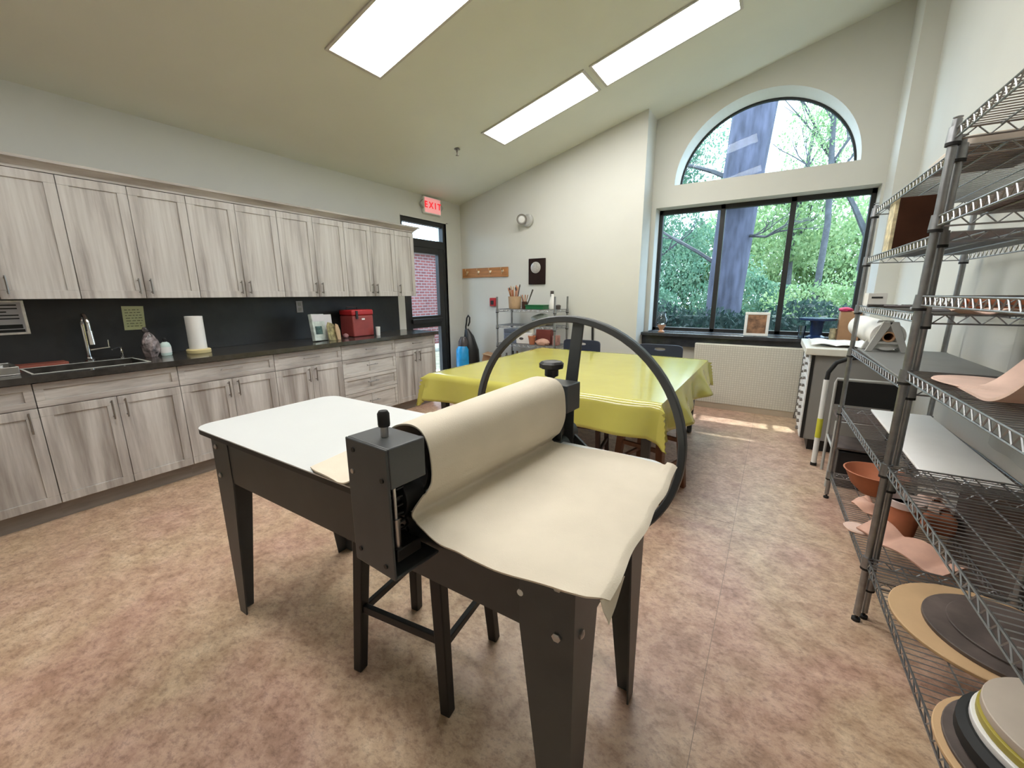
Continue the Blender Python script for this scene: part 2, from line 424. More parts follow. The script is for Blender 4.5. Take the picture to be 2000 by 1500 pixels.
obj('door_pane', MB().box(X0+.03, X0+.036, DY0+.15, DY1-.165, 1.10, 1.98), 'glass', dr, smooth=False)
obj('door_pane', MB().box(X0+.03, X0+.036, DY0+.15, DY1-.165, .22, .93), 'glass', dr, smooth=False)
obj('transom_pane', MB().box(X0+.03, X0+.036, DY0+.05, DY1-.055, 2.17, DZ-.06), 'glass', dr, smooth=False)
struct('trim_6', MB().box(XW-.1, XW+.004, DY1, DY1+.035, 0, DZ+.02).box(XW-.1, XW+.004, DY0, DY1+.035, DZ, DZ+.02), 'wall', smooth=False)

# exit sign
ex = thing('exit_sign', 'lit red exit sign on the wall above the black door', 'exit sign', (XW, 4.6, 2.60))
obj('housing', MB().box(XW, XW+.05, 4.44, 4.78, 2.515, 2.735), 'white', ex, bevel=.008)
obj('face', MB().box(XW+.05, XW+.054, 4.455, 4.765, 2.53, 2.72), 'exitface', ex)
mt = Matrix.Translation((XW+.056, 4.61, 2.625)) @ Matrix.Rotation(PI/2, 4, 'Z') @ Matrix.Rotation(PI/2, 4, 'X')
obj('lettering', text_mb('E X I T', .114, mt, .002, .003), 'exitred', ex)
for sgn in (-1, 1):
    yy = 4.61+sgn*.17
    obj('lamp_head', MB().prism([(yy, 2.57), (yy, 2.69), (yy+sgn*.055, 2.64), (yy+sgn*.055, 2.62)], 'x', XW+.01, XW+.045), 'greyplastic', ex)

# ------------------------------------------------------------------ kitchen cabinets
def shaker(y0, y1, z0, z1, x, fr=.055, cols=1):
    b = MB().box(x, x+.013, y0, y1, z0, z1)
    t = .009
    b.box(x+.013, x+.013+t, y0, y1, z1-fr, z1).box(x+.013, x+.013+t, y0, y1, z0, z0+fr)
    b.box(x+.013, x+.013+t, y0, y0+fr, z0+fr, z1-fr).box(x+.013, x+.013+t, y1-fr, y1, z0+fr, z1-fr)
    if cols == 2:
        m_ = (y0+y1)/2; b.box(x+.013, x+.013+t, m_-fr*.5, m_+fr*.5, z0+fr, z1-fr)
    return b
def pull(par, x, y, z, L=.11, vertical=True):
    b = MB()
    if vertical:
        b.tube((x+.028, y, z-L/2), (x+.028, y, z+L/2), .005, n=8)
        for s in (-.38, .38): b.tube((x, y, z+s*L), (x+.028, y, z+s*L), .004, n=8)
    else:
        b.tube((x+.028, y-L/2, z), (x+.028, y+L/2, z), .005, n=8)
        for s in (-.38, .38): b.tube((x, y+s*L, z), (x+.028, y+s*L, z), .004, n=8)
    return obj('handle', b, 'pull', par)
XUF = -3.972+.0
UZ0, UZ1 = 1.388, 2.165
upl = ['first wall cabinet at the left edge of the photo, above the sink', 'two-door whitewashed wall cabinet over the note and paper towels',
       'two-door wall cabinet third from the left edge', 'two-door wall cabinet above the leaning books and outlet',
       'two-door wall cabinet above the red case', 'narrow single-door wall cabinet nearest the black door']
units = [(.12, .82), (.82, 1.515), (1.515, 2.212), (2.212, 2.915), (2.915, 3.612), (3.612, 3.925)]
for (a, b_), lb in zip(units, upl):
    t = thing('wall_cabinet', lb, 'cabinet', (XW, a, UZ0), group='whitewashed wall cabinets')
    obj('carcass', MB().box(XW+.003, XUF-.024, a+.0015, b_-.0015, UZ0, UZ1), 'washv', t)
    if b_-a > .5:
        m_ = (a+b_)/2
        d1 = obj('door', shaker(a+.002, m_-.0015, UZ0, UZ1-.003, XUF-.022), 'washv', t, bevel=.0015, seg=1); pull(d1, XUF, m_-.035, 1.475)
        d2 = obj('door', shaker(m_+.0015, b_-.002, UZ0, UZ1-.003, XUF-.022), 'washv', t, bevel=.0015, seg=1); pull(d2, XUF, m_+.035, 1.475)
    else:
        d1 = obj('door', shaker(a+.002, b_-.002, UZ0, UZ1-.003, XUF-.022), 'washv', t, bevel=.0015, seg=1); pull(d1, XUF, a+.035, 1.475)
# one more unit reaching past the frame
t = thing('wall_cabinet', 'whitewashed wall cabinet running on past the left edge', 'cabinet', (XW, -.6, UZ0), group='whitewashed wall cabinets')
obj('carcass', MB().box(XW, XUF-.024, -.6, .1185, UZ0, UZ1), 'washv', t)
obj('door', shaker(-.598, .118, UZ0, UZ1-.003, XUF-.022), 'washv', t)
cr = MB()
def frust(x0, y1, xa, ya, z0, z1): cr.hexa([(XW, -.6, z0), (x0, -.6, z0), (x0, y1, z0), (XW, y1, z0), (XW, -.6, z1), (xa, -.6, z1), (xa, ya, z1), (XW, ya, z1)])
frust(-3.968, 3.93, -3.966, 3.932, 2.166, 2.182); frust(-3.962, 3.937, -3.925, 3.972, 2.182, 2.216); frust(-3.912, 3.985, -3.908, 3.99, 2.216, 2.232)
tag(obj('crown_moulding', cr, 'washh', smooth=False), 'long whitewashed crown moulding on top of the wall cabinets', 'moulding')

XBF = -3.70
BZ1 = .898
def base(a, b_, lb, kind):
    t = thing('base_cabinet', lb, 'cabinet', (XW, a, 0), group='whitewashed base cabinets')
    obj('carcass', MB().box(XW+.003, XBF-.024, a+.0015, b_-.0015, .115, BZ1 if kind != 'sink' else .70), 'washv', t)
    obj('toe_kick', MB().box(XW+.05, XBF-.07, a, b_, 0, .115), 'kick', t)
    m_ = (a+b_)/2
    if kind == 'drawers':
        for (z0, z1, c) in ((.745, .893, 1), (.555, .741, 2), (.375, .551, 2), (.12, .371, 2)):
            d = obj('drawer', shaker(a+.002, b_-.002, z0, z1, XBF-.022, .035, c), 'washh', t, bevel=.0015, seg=1); pull(d, XBF, m_, (z0+z1)/2+.01, .14, False)
        return t
    if kind == 'sink': obj('false_front', shaker(a+.002, b_-.002, .745, .893, XBF-.022, .04), 'washh', t, bevel=.0015, seg=1)
    else:
        d = obj('drawer', shaker(a+.002, b_-.002, .745, .893, XBF-.022, .04), 'washh', t, bevel=.0015, seg=1); pull(d, XBF, m_, .825, .16, False)
    if kind == 'single':
        d = obj('door', shaker(a+.002, b_-.002, .12, .741, XBF-.022), 'washv', t, bevel=.0015, seg=1); pull(d, XBF, b_-.045, .66, .13)
    else:
        d = obj('door', shaker(a+.002, m_-.0015, .12, .741, XBF-.022), 'washv', t, bevel=.0015, seg=1); pull(d, XBF, m_-.035, .66, .13)
        d = obj('door', shaker(m_+.0015, b_-.002, .12, .741, XBF-.022), 'washv', t, bevel=.0015, seg=1); pull(d, XBF, m_+.035, .66, .13)
    return t
base(.0, .468, 'base cabinet with one door at the left edge of the photo', 'single')
base(.468, 1.182, 'two-door base cabinet holding the sink', 'sink')
base(1.182, 1.886, 'base cabinet just behind the far end of the white table, below the towel roll', 'double')
base(1.886, 2.562, 'two-door base cabinet below the leaning books', 'double')
base(2.562, 3.270, 'base cabinet with a stack of drawers below the red case', 'drawers')
base(3.270, 3.945, 'last base cabinet at the door end of the counter', 'double')
# worktop with the sink cut-out
SX0, SX1, SY0, SY1 = -4.13, -3.78, .50, 1.05
c = MB()
for (a, b_, y0, y1) in ((XW, -3.668, -.6, SY0), (XW, -3.668, SY1, 3.985), (XW, SX0, SY0, SY1), (SX1, -3.668, SY0, SY1)):
    c.box(a, b_, y0, y1, .90, .94)
tag(obj('worktop', c, 'counter', smooth=False), 'long dark laminate worktop running along the left wall', 'worktop')
tag(obj('backsplash', MB().box(XW+.0005, XW+.012, -.6, 3.90, .941, 1.386), 'splash', smooth=False), 'black backsplash panel between worktop and wall cabinets', 'backsplash')
sk = thing('sink', 'grey steel sink set into the dark worktop', 'sink', (-3.95, .78, .78))
b = MB()
x0, x1, y0, y1 = SX0-.008, SX1+.008, SY0-.008, SY1+.008
b.box(x0, x1, y0, y1, .72, .728).box(x0, x0+.008, y0, y1, .728, .8995).box(x1-.008, x1, y0, y1, .728, .8995).box(x0+.008, x1-.008, y0, y0+.008, .728, .8995).box(x0+.008, x1-.008, y1-.008, y1, .728, .8995)
obj('basin', b, 'sinksteel', sk)
rm = MB()
for (a, b_, c_, d) in ((SX0-.012, SX0, SY0-.012, SY1+.012), (SX1, SX1+.012, SY0-.012, SY1+.012), (SX0, SX1, SY0-.012, SY0), (SX0, SX1, SY1, SY1+.012)): rm.box(a, b_, c_, d, .9402, .9425)
obj('rim', rm, 'sinksteel', sk)
# faucet
fx, fy = -4.20, .84
fc = thing('faucet', 'tall chrome gooseneck faucet behind the sink', 'faucet', (fx, fy, .94))
obj('base', MB().lathe([(.028, 0), (.028, .012), (.018, .02), (.017, .03)], (fx, fy, .9402)), 'chrome', fc)
pts = [(fx, fy, .96), (fx, fy, 1.20)]+[(fx+.07-.07*math.cos(PI*k/10), fy, 1.20+.075*math.sin(PI*k/10)) for k in range(1, 11)]+[(fx+.14, fy, 1.15)]
obj('spout', MB().path(pts, .0125, 12), 'chrome', fc)
obj('spray_head', MB().tube((fx+.14, fy, 1.165), (fx+.145, fy, 1.07), .016, .019), 'chrome', fc)
obj('lever', MB().tube((fx, fy+.012, 1.02), (fx, fy+.12, 1.03), .009, .005).tube((fx, fy+.115, 1.03), (fx, fy+.117, 1.085), .004), 'chrome', fc)
sd = thing('soap_pump', 'short chrome soap pump beside the faucet', 'soap dispenser', (-4.2, 1.02, .94))
obj('body', MB().lathe([(.018, 0), (.018, .01), (.011, .016), (.011, .06), (.006, .065), (.006, .085)], (-4.2, 1.02, .9402), 16), 'chrome', sd)
obj('nozzle', MB().path([(-4.2, 1.02, 1.02), (-4.17, .99, 1.025), (-4.12, .95, 1.02)], .006, 8), 'chrome', sd)
# framed notice and notes on the backsplash
XS = XW+.0125
nt_ = thing('framed_notice', 'grey framed printed notice on the backsplash at the left edge', 'notice', (XS, .5, 1.26))
obj('frame', MB().box(XS, XS+.008, .28, .60, 1.155, 1.38), 'silver', nt_, bevel=.002)
obj('sheet', MB().box(XS+.008, XS+.010, .295, .585, 1.168, 1.367), 'greypaper', nt_)
k = MB()
for q in range(5):
    z = 1.345-q*.022; k.box(XS+.010, XS+.0112, .31, .565-.05*(q % 3 == 2), z, z+.008)
k.box(XS+.010, XS+.0112, .30, .572, 1.195, 1.222).box(XS+.010, XS+.0112, .30, .578, 1.171, 1.189)
obj('print', k, 'ink', nt_)
nn = thing('handwritten_note', 'yellow handwritten note taped to the backsplash', 'note', (XS, 1.15, 1.23))
obj('sheet', MB().prism([(1.092, 1.328), (1.225, 1.325), (1.215, 1.142), (1.085, 1.143)], 'x', XS, XS+.002), 'note', nn)
k = MB()
for q in range(7):
    z = 1.295-q*.021; y = 1.105
    while y < 1.20:
        L = random.uniform(.01, .03); k.box(XS+.002, XS+.0028, y, min(y+L, 1.205), z, z+.005); y += L+.008
obj('writing', k, mat('faded_pen', (.16, .17, .08), .8), nn)
ol = thing('wall_outlet', 'pale grey double socket on the black backsplash', 'outlet', (XS, 2.52, 1.285))
obj('cover_plate', MB().box(XS, XS+.006, 2.485, 2.555, 1.225, 1.345), 'greypaper', ol, bevel=.002)
for z in (1.258, 1.312): obj('socket', MB().box(XS+.006, XS+.009, 2.503, 2.537, z-.017, z+.017), 'greyplastic', ol, bevel=.003)
ct = .9405
# items on the worktop
t = thing('steel_tray', 'shallow steel tray at the left edge of the worktop', 'tray', (-3.98, .33, ct))
b = MB().box(-4.12, -3.84, .16, .455, ct, ct+.006)
b.box(-4.12, -4.112, .16, .455, ct+.006, ct+.05).box(-3.848, -3.84, .16, .455, ct+.006, ct+.05).box(-4.112, -3.848, .447, .455, ct+.006, ct+.05).box(-4.112, -3.848, .16, .168, ct+.006, ct+.05)
obj('tray_body', b, 'steel', t, bevel=.003)
obj('stacked_cups', MB().lathe([(.03, 0), (.035, .06), (.033, .06), (.028, .006)], (-4.0, .3, ct+.007)).lathe([(.03, 0), (.035, .05), (.033, .05), (.028, .006)], (-3.93, .37, ct+.007)), 'white', t)
tag(obj('draining_mat', MB().box(-4.15, -4.14+.0, .485, .50, ct, ct+.004).box(-4.27, -4.14, .44, .72, ct, ct+.018), 'orangetray', bevel=.006), 'dull red sponge tray behind the left end of the sink', 'tray')
# plastic bag of supplies
t = thing('supply_bag', 'lumpy clear plastic bag of supplies left of the soap bottle', 'bag', (-4.07, 1.16, ct))
def lump(cx, cy, cz0, rx, ry, h, seed, nu=14, nv=18, am=.12):
    rnd = random.Random(seed); ph = [rnd.uniform(0, 6.28) for _ in range(6)]
    b = MB(); prof = []
    vs = []; fs = []
    for i in range(nu+1):
        v = i/nu; z = h*v; rr = (math.sin(PI*min(.999, .18+.8*v)))**.6
        for k in range(nv):
            a = 2*PI*k/nv; wv = 1+am*math.sin(3*a+ph[0]+4*v)+am*.7*math.sin(5*a+ph[1]-6*v)+am*.5*math.sin(7*a+9*v+ph[2])
            vs.append((cx+rx*rr*wv*math.cos(a), cy+ry*rr*wv*math.sin(a), cz0+z))
    for i in range(nu):
        for k in range(nv): fs.append((i*nv+k, i*nv+(k+1) % nv, (i+1)*nv+(k+1) % nv, (i+1)*nv+k))
    fs.append(tuple(range(nv-1, -1, -1))); fs.append(tuple(nu*nv+k for k in range(nv)))
    return b.add(vs, fs)
obj('bag_body', lump(-4.07, 1.16, ct, .055, .055, .19, 3), mat('mottled_bag', (.22, .18, .18), .25, var=.9, scale=28), t)
obj('knot', lump(-4.085, 1.15, ct+.187, .018, .018, .045, 5), 'smoke', t)
t = thing('soap_bottle', 'small white soap bottle with a dark cap', 'bottle', (-4.06, 1.25, ct))
obj('body', MB().lathe([(.028, 0), (.031, .008), (.031, .075), (.024, .098), (.012, .108)], (-4.06, 1.25, ct), sx=.7, sy=1.15), mat('pale_mint_bottle', (.55, .68, .64), .4), t)
obj('wrap', MB().lathe([(.0318, .022), (.0318, .068)], (-4.06, 1.25, ct), sx=.7, sy=1.15), 'white', t)
obj('cap', MB().lathe([(.012, .108), (.012, .133), (.008, .138)], (-4.06, 1.25, ct), 16), 'blackplastic', t)
t = thing('paper_towel_roll', 'upright white paper towel roll on a pale yellow stand', 'paper towels', (-4.02, 1.455, ct))
obj('stand', MB().lathe([(.082, 0), (.085, .006), (.085, .028), (.078, .034)], (-4.02, 1.455, ct)), mat('pale_yellow_plastic', (.74, .62, .32), .5), t)
obj('roll', MB().lathe([(.061, .035), (.061, .30), (.02, .302), (.02, .28)], (-4.02, 1.455, ct)), 'paper', t)
# books / cards leaning
t = thing('craft_kit_box', 'tall pale green and white craft kit box against the backsplash', 'box', (-4.1, 2.43, ct), rz=0)
mx = Matrix.Translation((-3.94, 2.50, ct)) @ Matrix.Rotation(math.radians(-8), 4, 'Y') @ Matrix.Rotation(.25, 4, 'Z')
obj('box_body', MB().box(-.02, .02, -.085, .085, .004, .275, mx), mat('pale_green_card', (.50, .56, .52), .6, var=.3, scale=16), t, bevel=.002)
obj('top_panel', MB().box(.02, .022, -.08, .08, .20, .27, mx), 'greypaper', t)
obj('cover_picture', MB().box(.02, .0225, -.06, .03, .07, .15, mx), mat('dark_teal_print', (.05, .10, .09), .6, var=.8, scale=30), t)
mx = Matrix.Translation((-3.89, 2.615, ct)) @ Matrix.Rotation(math.radians(-9), 4, 'Y') @ Matrix.Rotation(.1, 4, 'Z')
tag(obj('greeting_card', MB().prism([(-.05, 0), (.055, 0), (.055, .13), (.03, .17), (-.03, .19), (-.05, .15)], 'x', -.006, .006, mx), mat('olive_card', (.30, .26, .13), .7, var=.6, scale=26)), 'olive patterned card propped right of the pale craft box', 'card')
mx = Matrix.Translation((-3.98, 2.64, ct)) @ Matrix.Rotation(math.radians(-6), 4, 'Y')
tag(obj('booklet', MB().box(-.008, .008, -.04, .045, 0, .265, mx), 'greypaper'), 'thin grey booklet standing behind the olive card', 'booklet')
mx = Matrix.Translation((-3.88, 2.68, ct)) @ Matrix.Rotation(math.radians(-10), 4, 'Y') @ Matrix.Rotation(.5, 4, 'Z')
tag(obj('wooden_fan', MB().prism([(-.03, 0), (.03, 0), (.045, .10), (.02, .16), (-.02, .17), (-.045, .10)], 'x', -.004, .004, mx), 'kraft'), 'small tan rounded card leaning nearest the red case', 'card')
# red case
t = thing('red_storage_case', 'red plastic storage case with a dull front under the wall cabinets', 'case', (-4.1, 3.03, ct))
obj('case_body', MB().box(-4.20, -3.97, 2.93, 3.21, ct, ct+.235), 'redface', t, bevel=.01)
obj('lid', MB().box(-4.205, -3.965, 2.925, 3.215, ct+.235, ct+.30), 'red', t, bevel=.015)
obj('latch', MB().box(-3.968, -3.955, 2.97, 2.995, ct+.20, ct+.29), 'blackplastic', t)
obj('badge', MB().box(-3.97, -3.966, 3.05, 3.09, ct+.185, ct+.205), 'white', t)
obj('carry_handle', MB().path([(-4.11, 2.96, ct+.298), (-4.11, 2.965, ct+.33), (-4.11, 3.10, ct+.33), (-4.11, 3.105, ct+.298)], .006), 'smoke', t)
tag(obj('paper_cup', MB().lathe([(.022, 0), (.026, .10), (.024, .10), (.02, .01)], (-3.90, 3.21, ct), wob=.0), 'white'), 'small white cup standing right of the red case', 'cup')
tag(obj('ceramic_scrap', lump(-3.98, 2.83, ct, .03, .03, .05, 9), mat('pinkish_bits', (.32, .15, .15), .5)), 'small reddish lump between the cards and the red case', 'scrap')

# ------------------------------------------------------------------ slab roller (foreground)
TZ = .868
ML = Matrix.Identity(4)
sr = thing('slab_roller', 'dark grey steel slab roller table with a white top and large hand wheel', 'slab roller', (-1.1, .95, 0))
def rounded(x0, x1, y0, y1, r, n=8):
    P = []
    for cx, cy, a0 in ((x1-r, y1-r, 0), (x0+r, y1-r, PI/2), (x0+r, y0+r, PI), (x1-r, y0+r, 1.5*PI)):
        for k in range(n+1): a = a0+PI/2*k/n; P.append((cx+r*math.cos(a), cy+r*math.sin(a)))
    return P
pl_ = rounded(-2.005, -.225, .655, 1.305, .075)
obj('table_top', MB().prism(pl_, 'z', TZ-.004, TZ), 'white_lam', sr)
obj('top_edge', MB().prism(pl_, 'z', TZ-.022, TZ-.004), 'black', sr)
AX0, AX1, AY0, AY1, AZ0, AZ1 = -1.905, -.285, .683, 1.235, .66, TZ-.0225
a_ = MB().box(AX0+.004, AX1-.004, AY0, AY0+.006, AZ0, AZ1).box(AX0+.004, AX1-.004, AY1-.006, AY1, AZ0, AZ1)
a_.box(AX0, AX0+.006, AY0, AY1, AZ0, AZ1).box(AX1-.006, AX1, AY0, AY1, AZ0, AZ1)
obj('apron', a_, 'pressdark', sr)
wt, wb = .135, .055
for sx, sy in ((0, 0), (1, 0), (0, 1), (1, 1)):
    xc = AX1+.003 if sx else AX0-.003; yc = AY1+.003 if sy else AY0-.003
    dx = -1 if sx else 1; dy = -1 if sy else 1
    b = MB()
    # tapered angle section: one flange facing y, one facing x
    for (z0, z1, a0, a1) in ((0, AZ0, wb, wt), (AZ0, AZ1, wt, wt)):
        pa = [(xc, yc), (xc+dx*a0, yc), (xc+dx*a1, yc)]
        b.hexa([(xc, yc, z0), (xc+dx*a0, yc, z0), (xc+dx*a0, yc+dy*.006, z0), (xc, yc+dy*.006, z0),
                (xc, yc, z1), (xc+dx*a1, yc, z1), (xc+dx*a1, yc+dy*.006, z1), (xc, yc+dy*.006, z1)])
        b.hexa([(xc, yc+dy*.006, z0), (xc+dx*.006, yc+dy*.006, z0), (xc+dx*.006, yc+dy*a0, z0), (xc, yc+dy*a0, z0),
                (xc, yc+dy*.006, z1), (xc+dx*.006, yc+dy*.006, z1), (xc+dx*.006, yc+dy*a1, z1), (xc, yc+dy*a1, z1)])
    lg = obj('leg', b, 'press', sr, smooth=False)
    for (bx, bz) in ((.04, .675), (.04, .80)):
        o_ = obj('bolt', MB().lathe([(.011, 0), (.011, .005), (.006, .008)], (0, 0, 0), 6, Matrix.Translation((xc+dx*bx, yc, bz)) @ Matrix.Rotation(PI/2 if not sy else -PI/2, 4, 'X')), 'steel', lg)
        obj('bolt', MB().lathe([(.011, 0), (.011, .005), (.006, .008)], (0, 0, 0), 6, Matrix.Translation((xc, yc+dy*.035, bz)) @ Matrix.Rotation(PI/2 if sx else -PI/2, 4, 'Y')), 'steel', lg)
obj('apron_bolt', MB().lathe([(.008, 0), (.008, .004)], (0, 0, 0), 12, Matrix.Translation((-.415, AY0, .745)) @ Matrix.Rotation(PI/2, 4, 'X')), 'white', sr)
# roller assembly, turned very slightly about the near housing
RA = Matrix.Translation((-.733, .6, 0)) @ Matrix.Rotation(math.radians(-3.8), 4, 'Z')
def ra(mb): mb.v = [RA @ v for v in mb.v]; return mb
hx = .076
def housing(ya, yb, zt, zb, open_near):
    b = MB()
    b.box(-hx, hx, ya, yb, zt-.105, zt)
    return b
# near housing: front plate, top block, bottom plate, back plate
hb = MB().box(-hx, hx, -.055, -.049, .762, 1.08).box(-hx, hx, -.049, .052, .985, 1.08).box(-hx, hx, -.049, .08, .762, .770).box(-hx, -hx+.006, -.049, .052, .770, .985)
near = obj('bearing_housing', ra(hb), 'press', sr, bevel=.003)
for (x, z) in ((-.055, 1.00), (.055, 1.005), (-.045, 1.055), (-.05, .80), (.045, .79)):
    obj('screw', ra(MB().lathe([(.006, 0), (.006, .003)], (0, 0, 0), 10, Matrix.Translation((x, -.055, z)) @ Matrix.Rotation(PI/2, 4, 'X'))), 'steel' if x < -.05 and z > .9 else 'black', near)
obj('adjusting_screw', ra(MB().tube((0, 0, 1.08), (0, 0, 1.105), .009)), 'steel', sr)
obj('handle_grip', ra(MB().lathe([(.0, .104), (.013, .105), (.014, .11), (.014, .135), (.01, .142), (0, .143)], (0, 0, 1.0), 16)), 'rubber', sr)
obj('adjusting_rod', ra(MB().tube((.052, -.025, .83), (.052, -.025, .985), .005).tube((.052, -.025, .83), (.052, -.025, .90), .010)), 'steel', sr)
sp_ = [(.0+.022*math.cos(k*.7), .02+.022*math.sin(k*.7), .80+k*.0024) for k in range(70)]
obj('spring', ra(MB().path(sp_, .0035, 6)), 'black', sr)
obj('bearing_block', ra(MB().box(-.045, .07, -.04, .03, .80, .83).lathe([(.05, -.03), (.05, .03)], (0, 0, 0), 20, Matrix.Translation((-.01, .05, .915)) @ Matrix.Rotation(PI/2, 4, 'X'))), 'black', sr, bevel=.003)
# far housing
hb = MB().box(-hx+.02, hx+.012, .715, .815, .975, 1.078).box(-hx, hx, .70, .706, .72, .975).box(-hx, hx, .79, .796, .70, .975)
far = obj('bearing_housing', ra(hb), 'press', sr, bevel=.003)
obj('far_bearing', ra(MB().lathe([(.05, -.03), (.05, .05)], (0, 0, 0), 20, Matrix.Translation((.01, .72, .90)) @ Matrix.Rotation(PI/2, 4, 'X')).lathe([(.04, -.05), (.04, .03)], (0, 0, 0), 16, Matrix.Translation((.05, .70, .84)) @ Matrix.Rotation(PI/2, 4, 'X'))), 'black', sr)
kn = ra(MB().lathe([(.008, 0), (.008, .012), (.020, .022), (.026, .024), (.026, .048), (.034, .052)], (.0, .75, 1.078), 16))
kb = obj('knob', kn, 'blackplastic', sr)
vs = MB().lathe([(.032, .050), (.044, .054), (.045, .070), (.036, .078), (.0, .081)], (.0, .75, 1.078), 35, wob=0)
for i, v in enumerate(vs.v):
    a = math.atan2(v.y-.75, v.x); rr = 1+.05*math.cos(7*a); v.x = v.x*rr; v.y = .75+(v.y-.75)*rr
obj('knob_head', ra(vs), 'blackplastic', kb)
# drum under the canvas
obj('roller_drum', ra(MB().lathe([(.066, .075), (.066, .690)], (0, 0, 0), 36, Matrix.Translation((-.012, .0, .975)) @ Matrix.Rotation(-PI/2, 4, 'X'))), 'steel', sr)
obj('roller_axle', ra(MB().tube((0, .0, .915), (0, .80, .915), .014).tube((.0, .80, .875), (.0, .87, .875), .018)), 'steel', sr)
# hand wheel
WY, WC, WR = .845, (.012, .856), .452
wh = MB(); N = 72
wpts = [(WC[0]+WR*math.cos(2*PI*k/N), WY, WC[1]+WR*math.sin(2*PI*k/N)) for k in range(N)]
vs = []; fs = []
for k in range(N):
    a = 2*PI*k/N; ca, sa = math.cos(a), math.sin(a)
    for (dr_, dy_) in ((-.013, -.011), (-.009, -.016), (.009, -.016), (.013, -.011), (.013, .011), (.009, .016), (-.009, .016), (-.013, .011)):
        vs.append((WC[0]+(WR+dr_)*ca, WY+dy_, WC[1]+(WR+dr_)*sa))
for k in range(N):
    j = (k+1) % N
    for q in range(8): fs.append((k*8+q, k*8+(q+1) % 8, j*8+(q+1) % 8, j*8+q))
wh.add(vs, fs)
whl = obj('hand_wheel', ra(wh), 'press', sr)
for a in (84, 204, 324):
    d = Vector((math.cos(math.radians(a)), 0, math.sin(math.radians(a)))); n_ = Vector((-d.z, 0, d.x))
    b = MB(); c0 = Vector((WC[0], WY, WC[1]))
    q = [c0+d*.03+n_*.026, c0+d*.03-n_*.026, c0+d*(WR-.008)-n_*.022, c0+d*(WR-.008)+n_*.022]
    b.add([p+Vector((0, -.006, 0)) for p in q]+[p+Vector((0, .006, 0)) for p in q], [(0, 1, 2, 3), (7, 6, 5, 4), (0, 4, 5, 1), (1, 5, 6, 2), (2, 6, 7, 3), (3, 7, 4, 0)])
    obj('spoke', ra(b), 'press', whl, bevel=.002)
obj('hub', ra(MB().lathe([(.045, -.025), (.045, .025)], (0, 0, 0), 24, Matrix.Translation((WC[0], WY, WC[1])) @ Matrix.Rotation(PI/2, 4, 'X'))), 'press', whl)

# canvas blanket
prof = [(-.45, TZ+.003), (-.40, TZ+.004), (-.30, TZ+.010), (-.21, TZ+.032), (-.15, TZ+.085), (-.115, TZ+.145), (-.085, 1.052), (-.045, 1.080), (0, 1.093), (.035, 1.092),
        (.060, 1.078), (.076, 1.052), (.083, 1.015), (.083, .980), (.076, .948), (.064, .918), (.054, .895), (.052, .882), (.060, TZ+.008), (.085, TZ+.006),
        (.14, TZ+.006), (.22, TZ+.006), (.32, TZ+.006), (.42, TZ+.006), (.485, TZ+.006), (.515, TZ+.005), (.525, TZ+.002), (.535, TZ-.005)]
def spl(t, P):
    n = len(P)-1; x = min(t*n, n-1e-6); i = int(x); u = x-i
    p0 = P[max(i-1, 0)]; p1 = P[i]; p2 = P[i+1]; p3 = P[min(i+2, n)]
    return tuple(.5*((2*p1[k])+(-p0[k]+p2[k])*u+(2*p0[k]-5*p1[k]+4*p2[k]-p3[k])*u*u+(-p0[k]+3*p1[k]-3*p2[k]+p3[k])*u*u*u) for k in range(2))
def sst(a, b, x):
    t = max(0, min(1, (x-a)/(b-a))); return t*t*(3-2*t)
EDG = [(.0, .03), (.06, .022), (.12, .010), (.18, .003), (.25, -.002), (.33, .012), (.40, .020), (.46, .030), (.50, .042), (.52, .055), (.54, .075)]
def edge_y(x):
    if x <= 0: return EDG[0][1]
    for (a, b_), (c, d) in zip(EDG, EDG[1:]):
        if x <= c: return b_+(d-b_)*(x-a)/(c-a)
    return EDG[-1][1]
def blanket(u, v):
    x, z = spl(u, prof)
    hump = sst(TZ+.01, TZ+.10, z)
    if x < .03 and u < .4:
        ya = .064*sst(-.20, -.13, x)+(1-sst(-.20, -.13, x))*(.026-.010*math.sin(16*x)+.006*math.sin(37*x)); yb = .690-.02*sst(-.2, -.1, x)
    else:
        ya = .064*hump+(1-hump)*(edge_y(x)+.004*math.sin(33*x+.5)*sst(.1, .2, x)); yb = .668+(1-hump)*.03*sst(.08, .3, x)+.005*math.sin(17*x)
    x2 = x
    if x < -.3: x2 = x - .16*v*sst(-.30, -.45, x)
    y = ya+(yb-ya)*v
    if abs(x) < .12:
        w = sst(TZ+.005, TZ+.05, z); x2 += .022*v*w*(1 if x > 0 else -.3); z += .018*v*sst(1.0, 1.06, z)
    e0 = math.exp(-((v)/.05)**2); e1 = math.exp(-((1-v)/.05)**2)
    if x > .07 and z < 1.0:
        z += .003*math.sin(26*x+1)*e0*sst(.1, .2, x)+.004*(math.sin(19*x+2)+.8)*e1*sst(.1, .2, x)
        z -= .012*e0*sst(.02, .16, x)*(1-.4*sst(.3, .4, x))
        x2 -= .050*v*sst(.15, .5, x)
        x2 += .003*math.sin(v*19)
        if x > .50: z += .010*e1
    elif x < -.28:
        z += .007*(math.sin(30*x)+1)*e0+.001
    z += .0012*math.sin(11*x+7*v)*(1-hump)+.0006
    return RA @ Vector((x2, y, z))
cv = thing('canvas_blanket', 'cream canvas cloth draped over the slab roller drum and table', 'canvas cloth', (-.7, .9, TZ+.01))
obj('cloth', MB().sheet(blanket, 150, 44, .004), 'canvas', cv, angle=60)
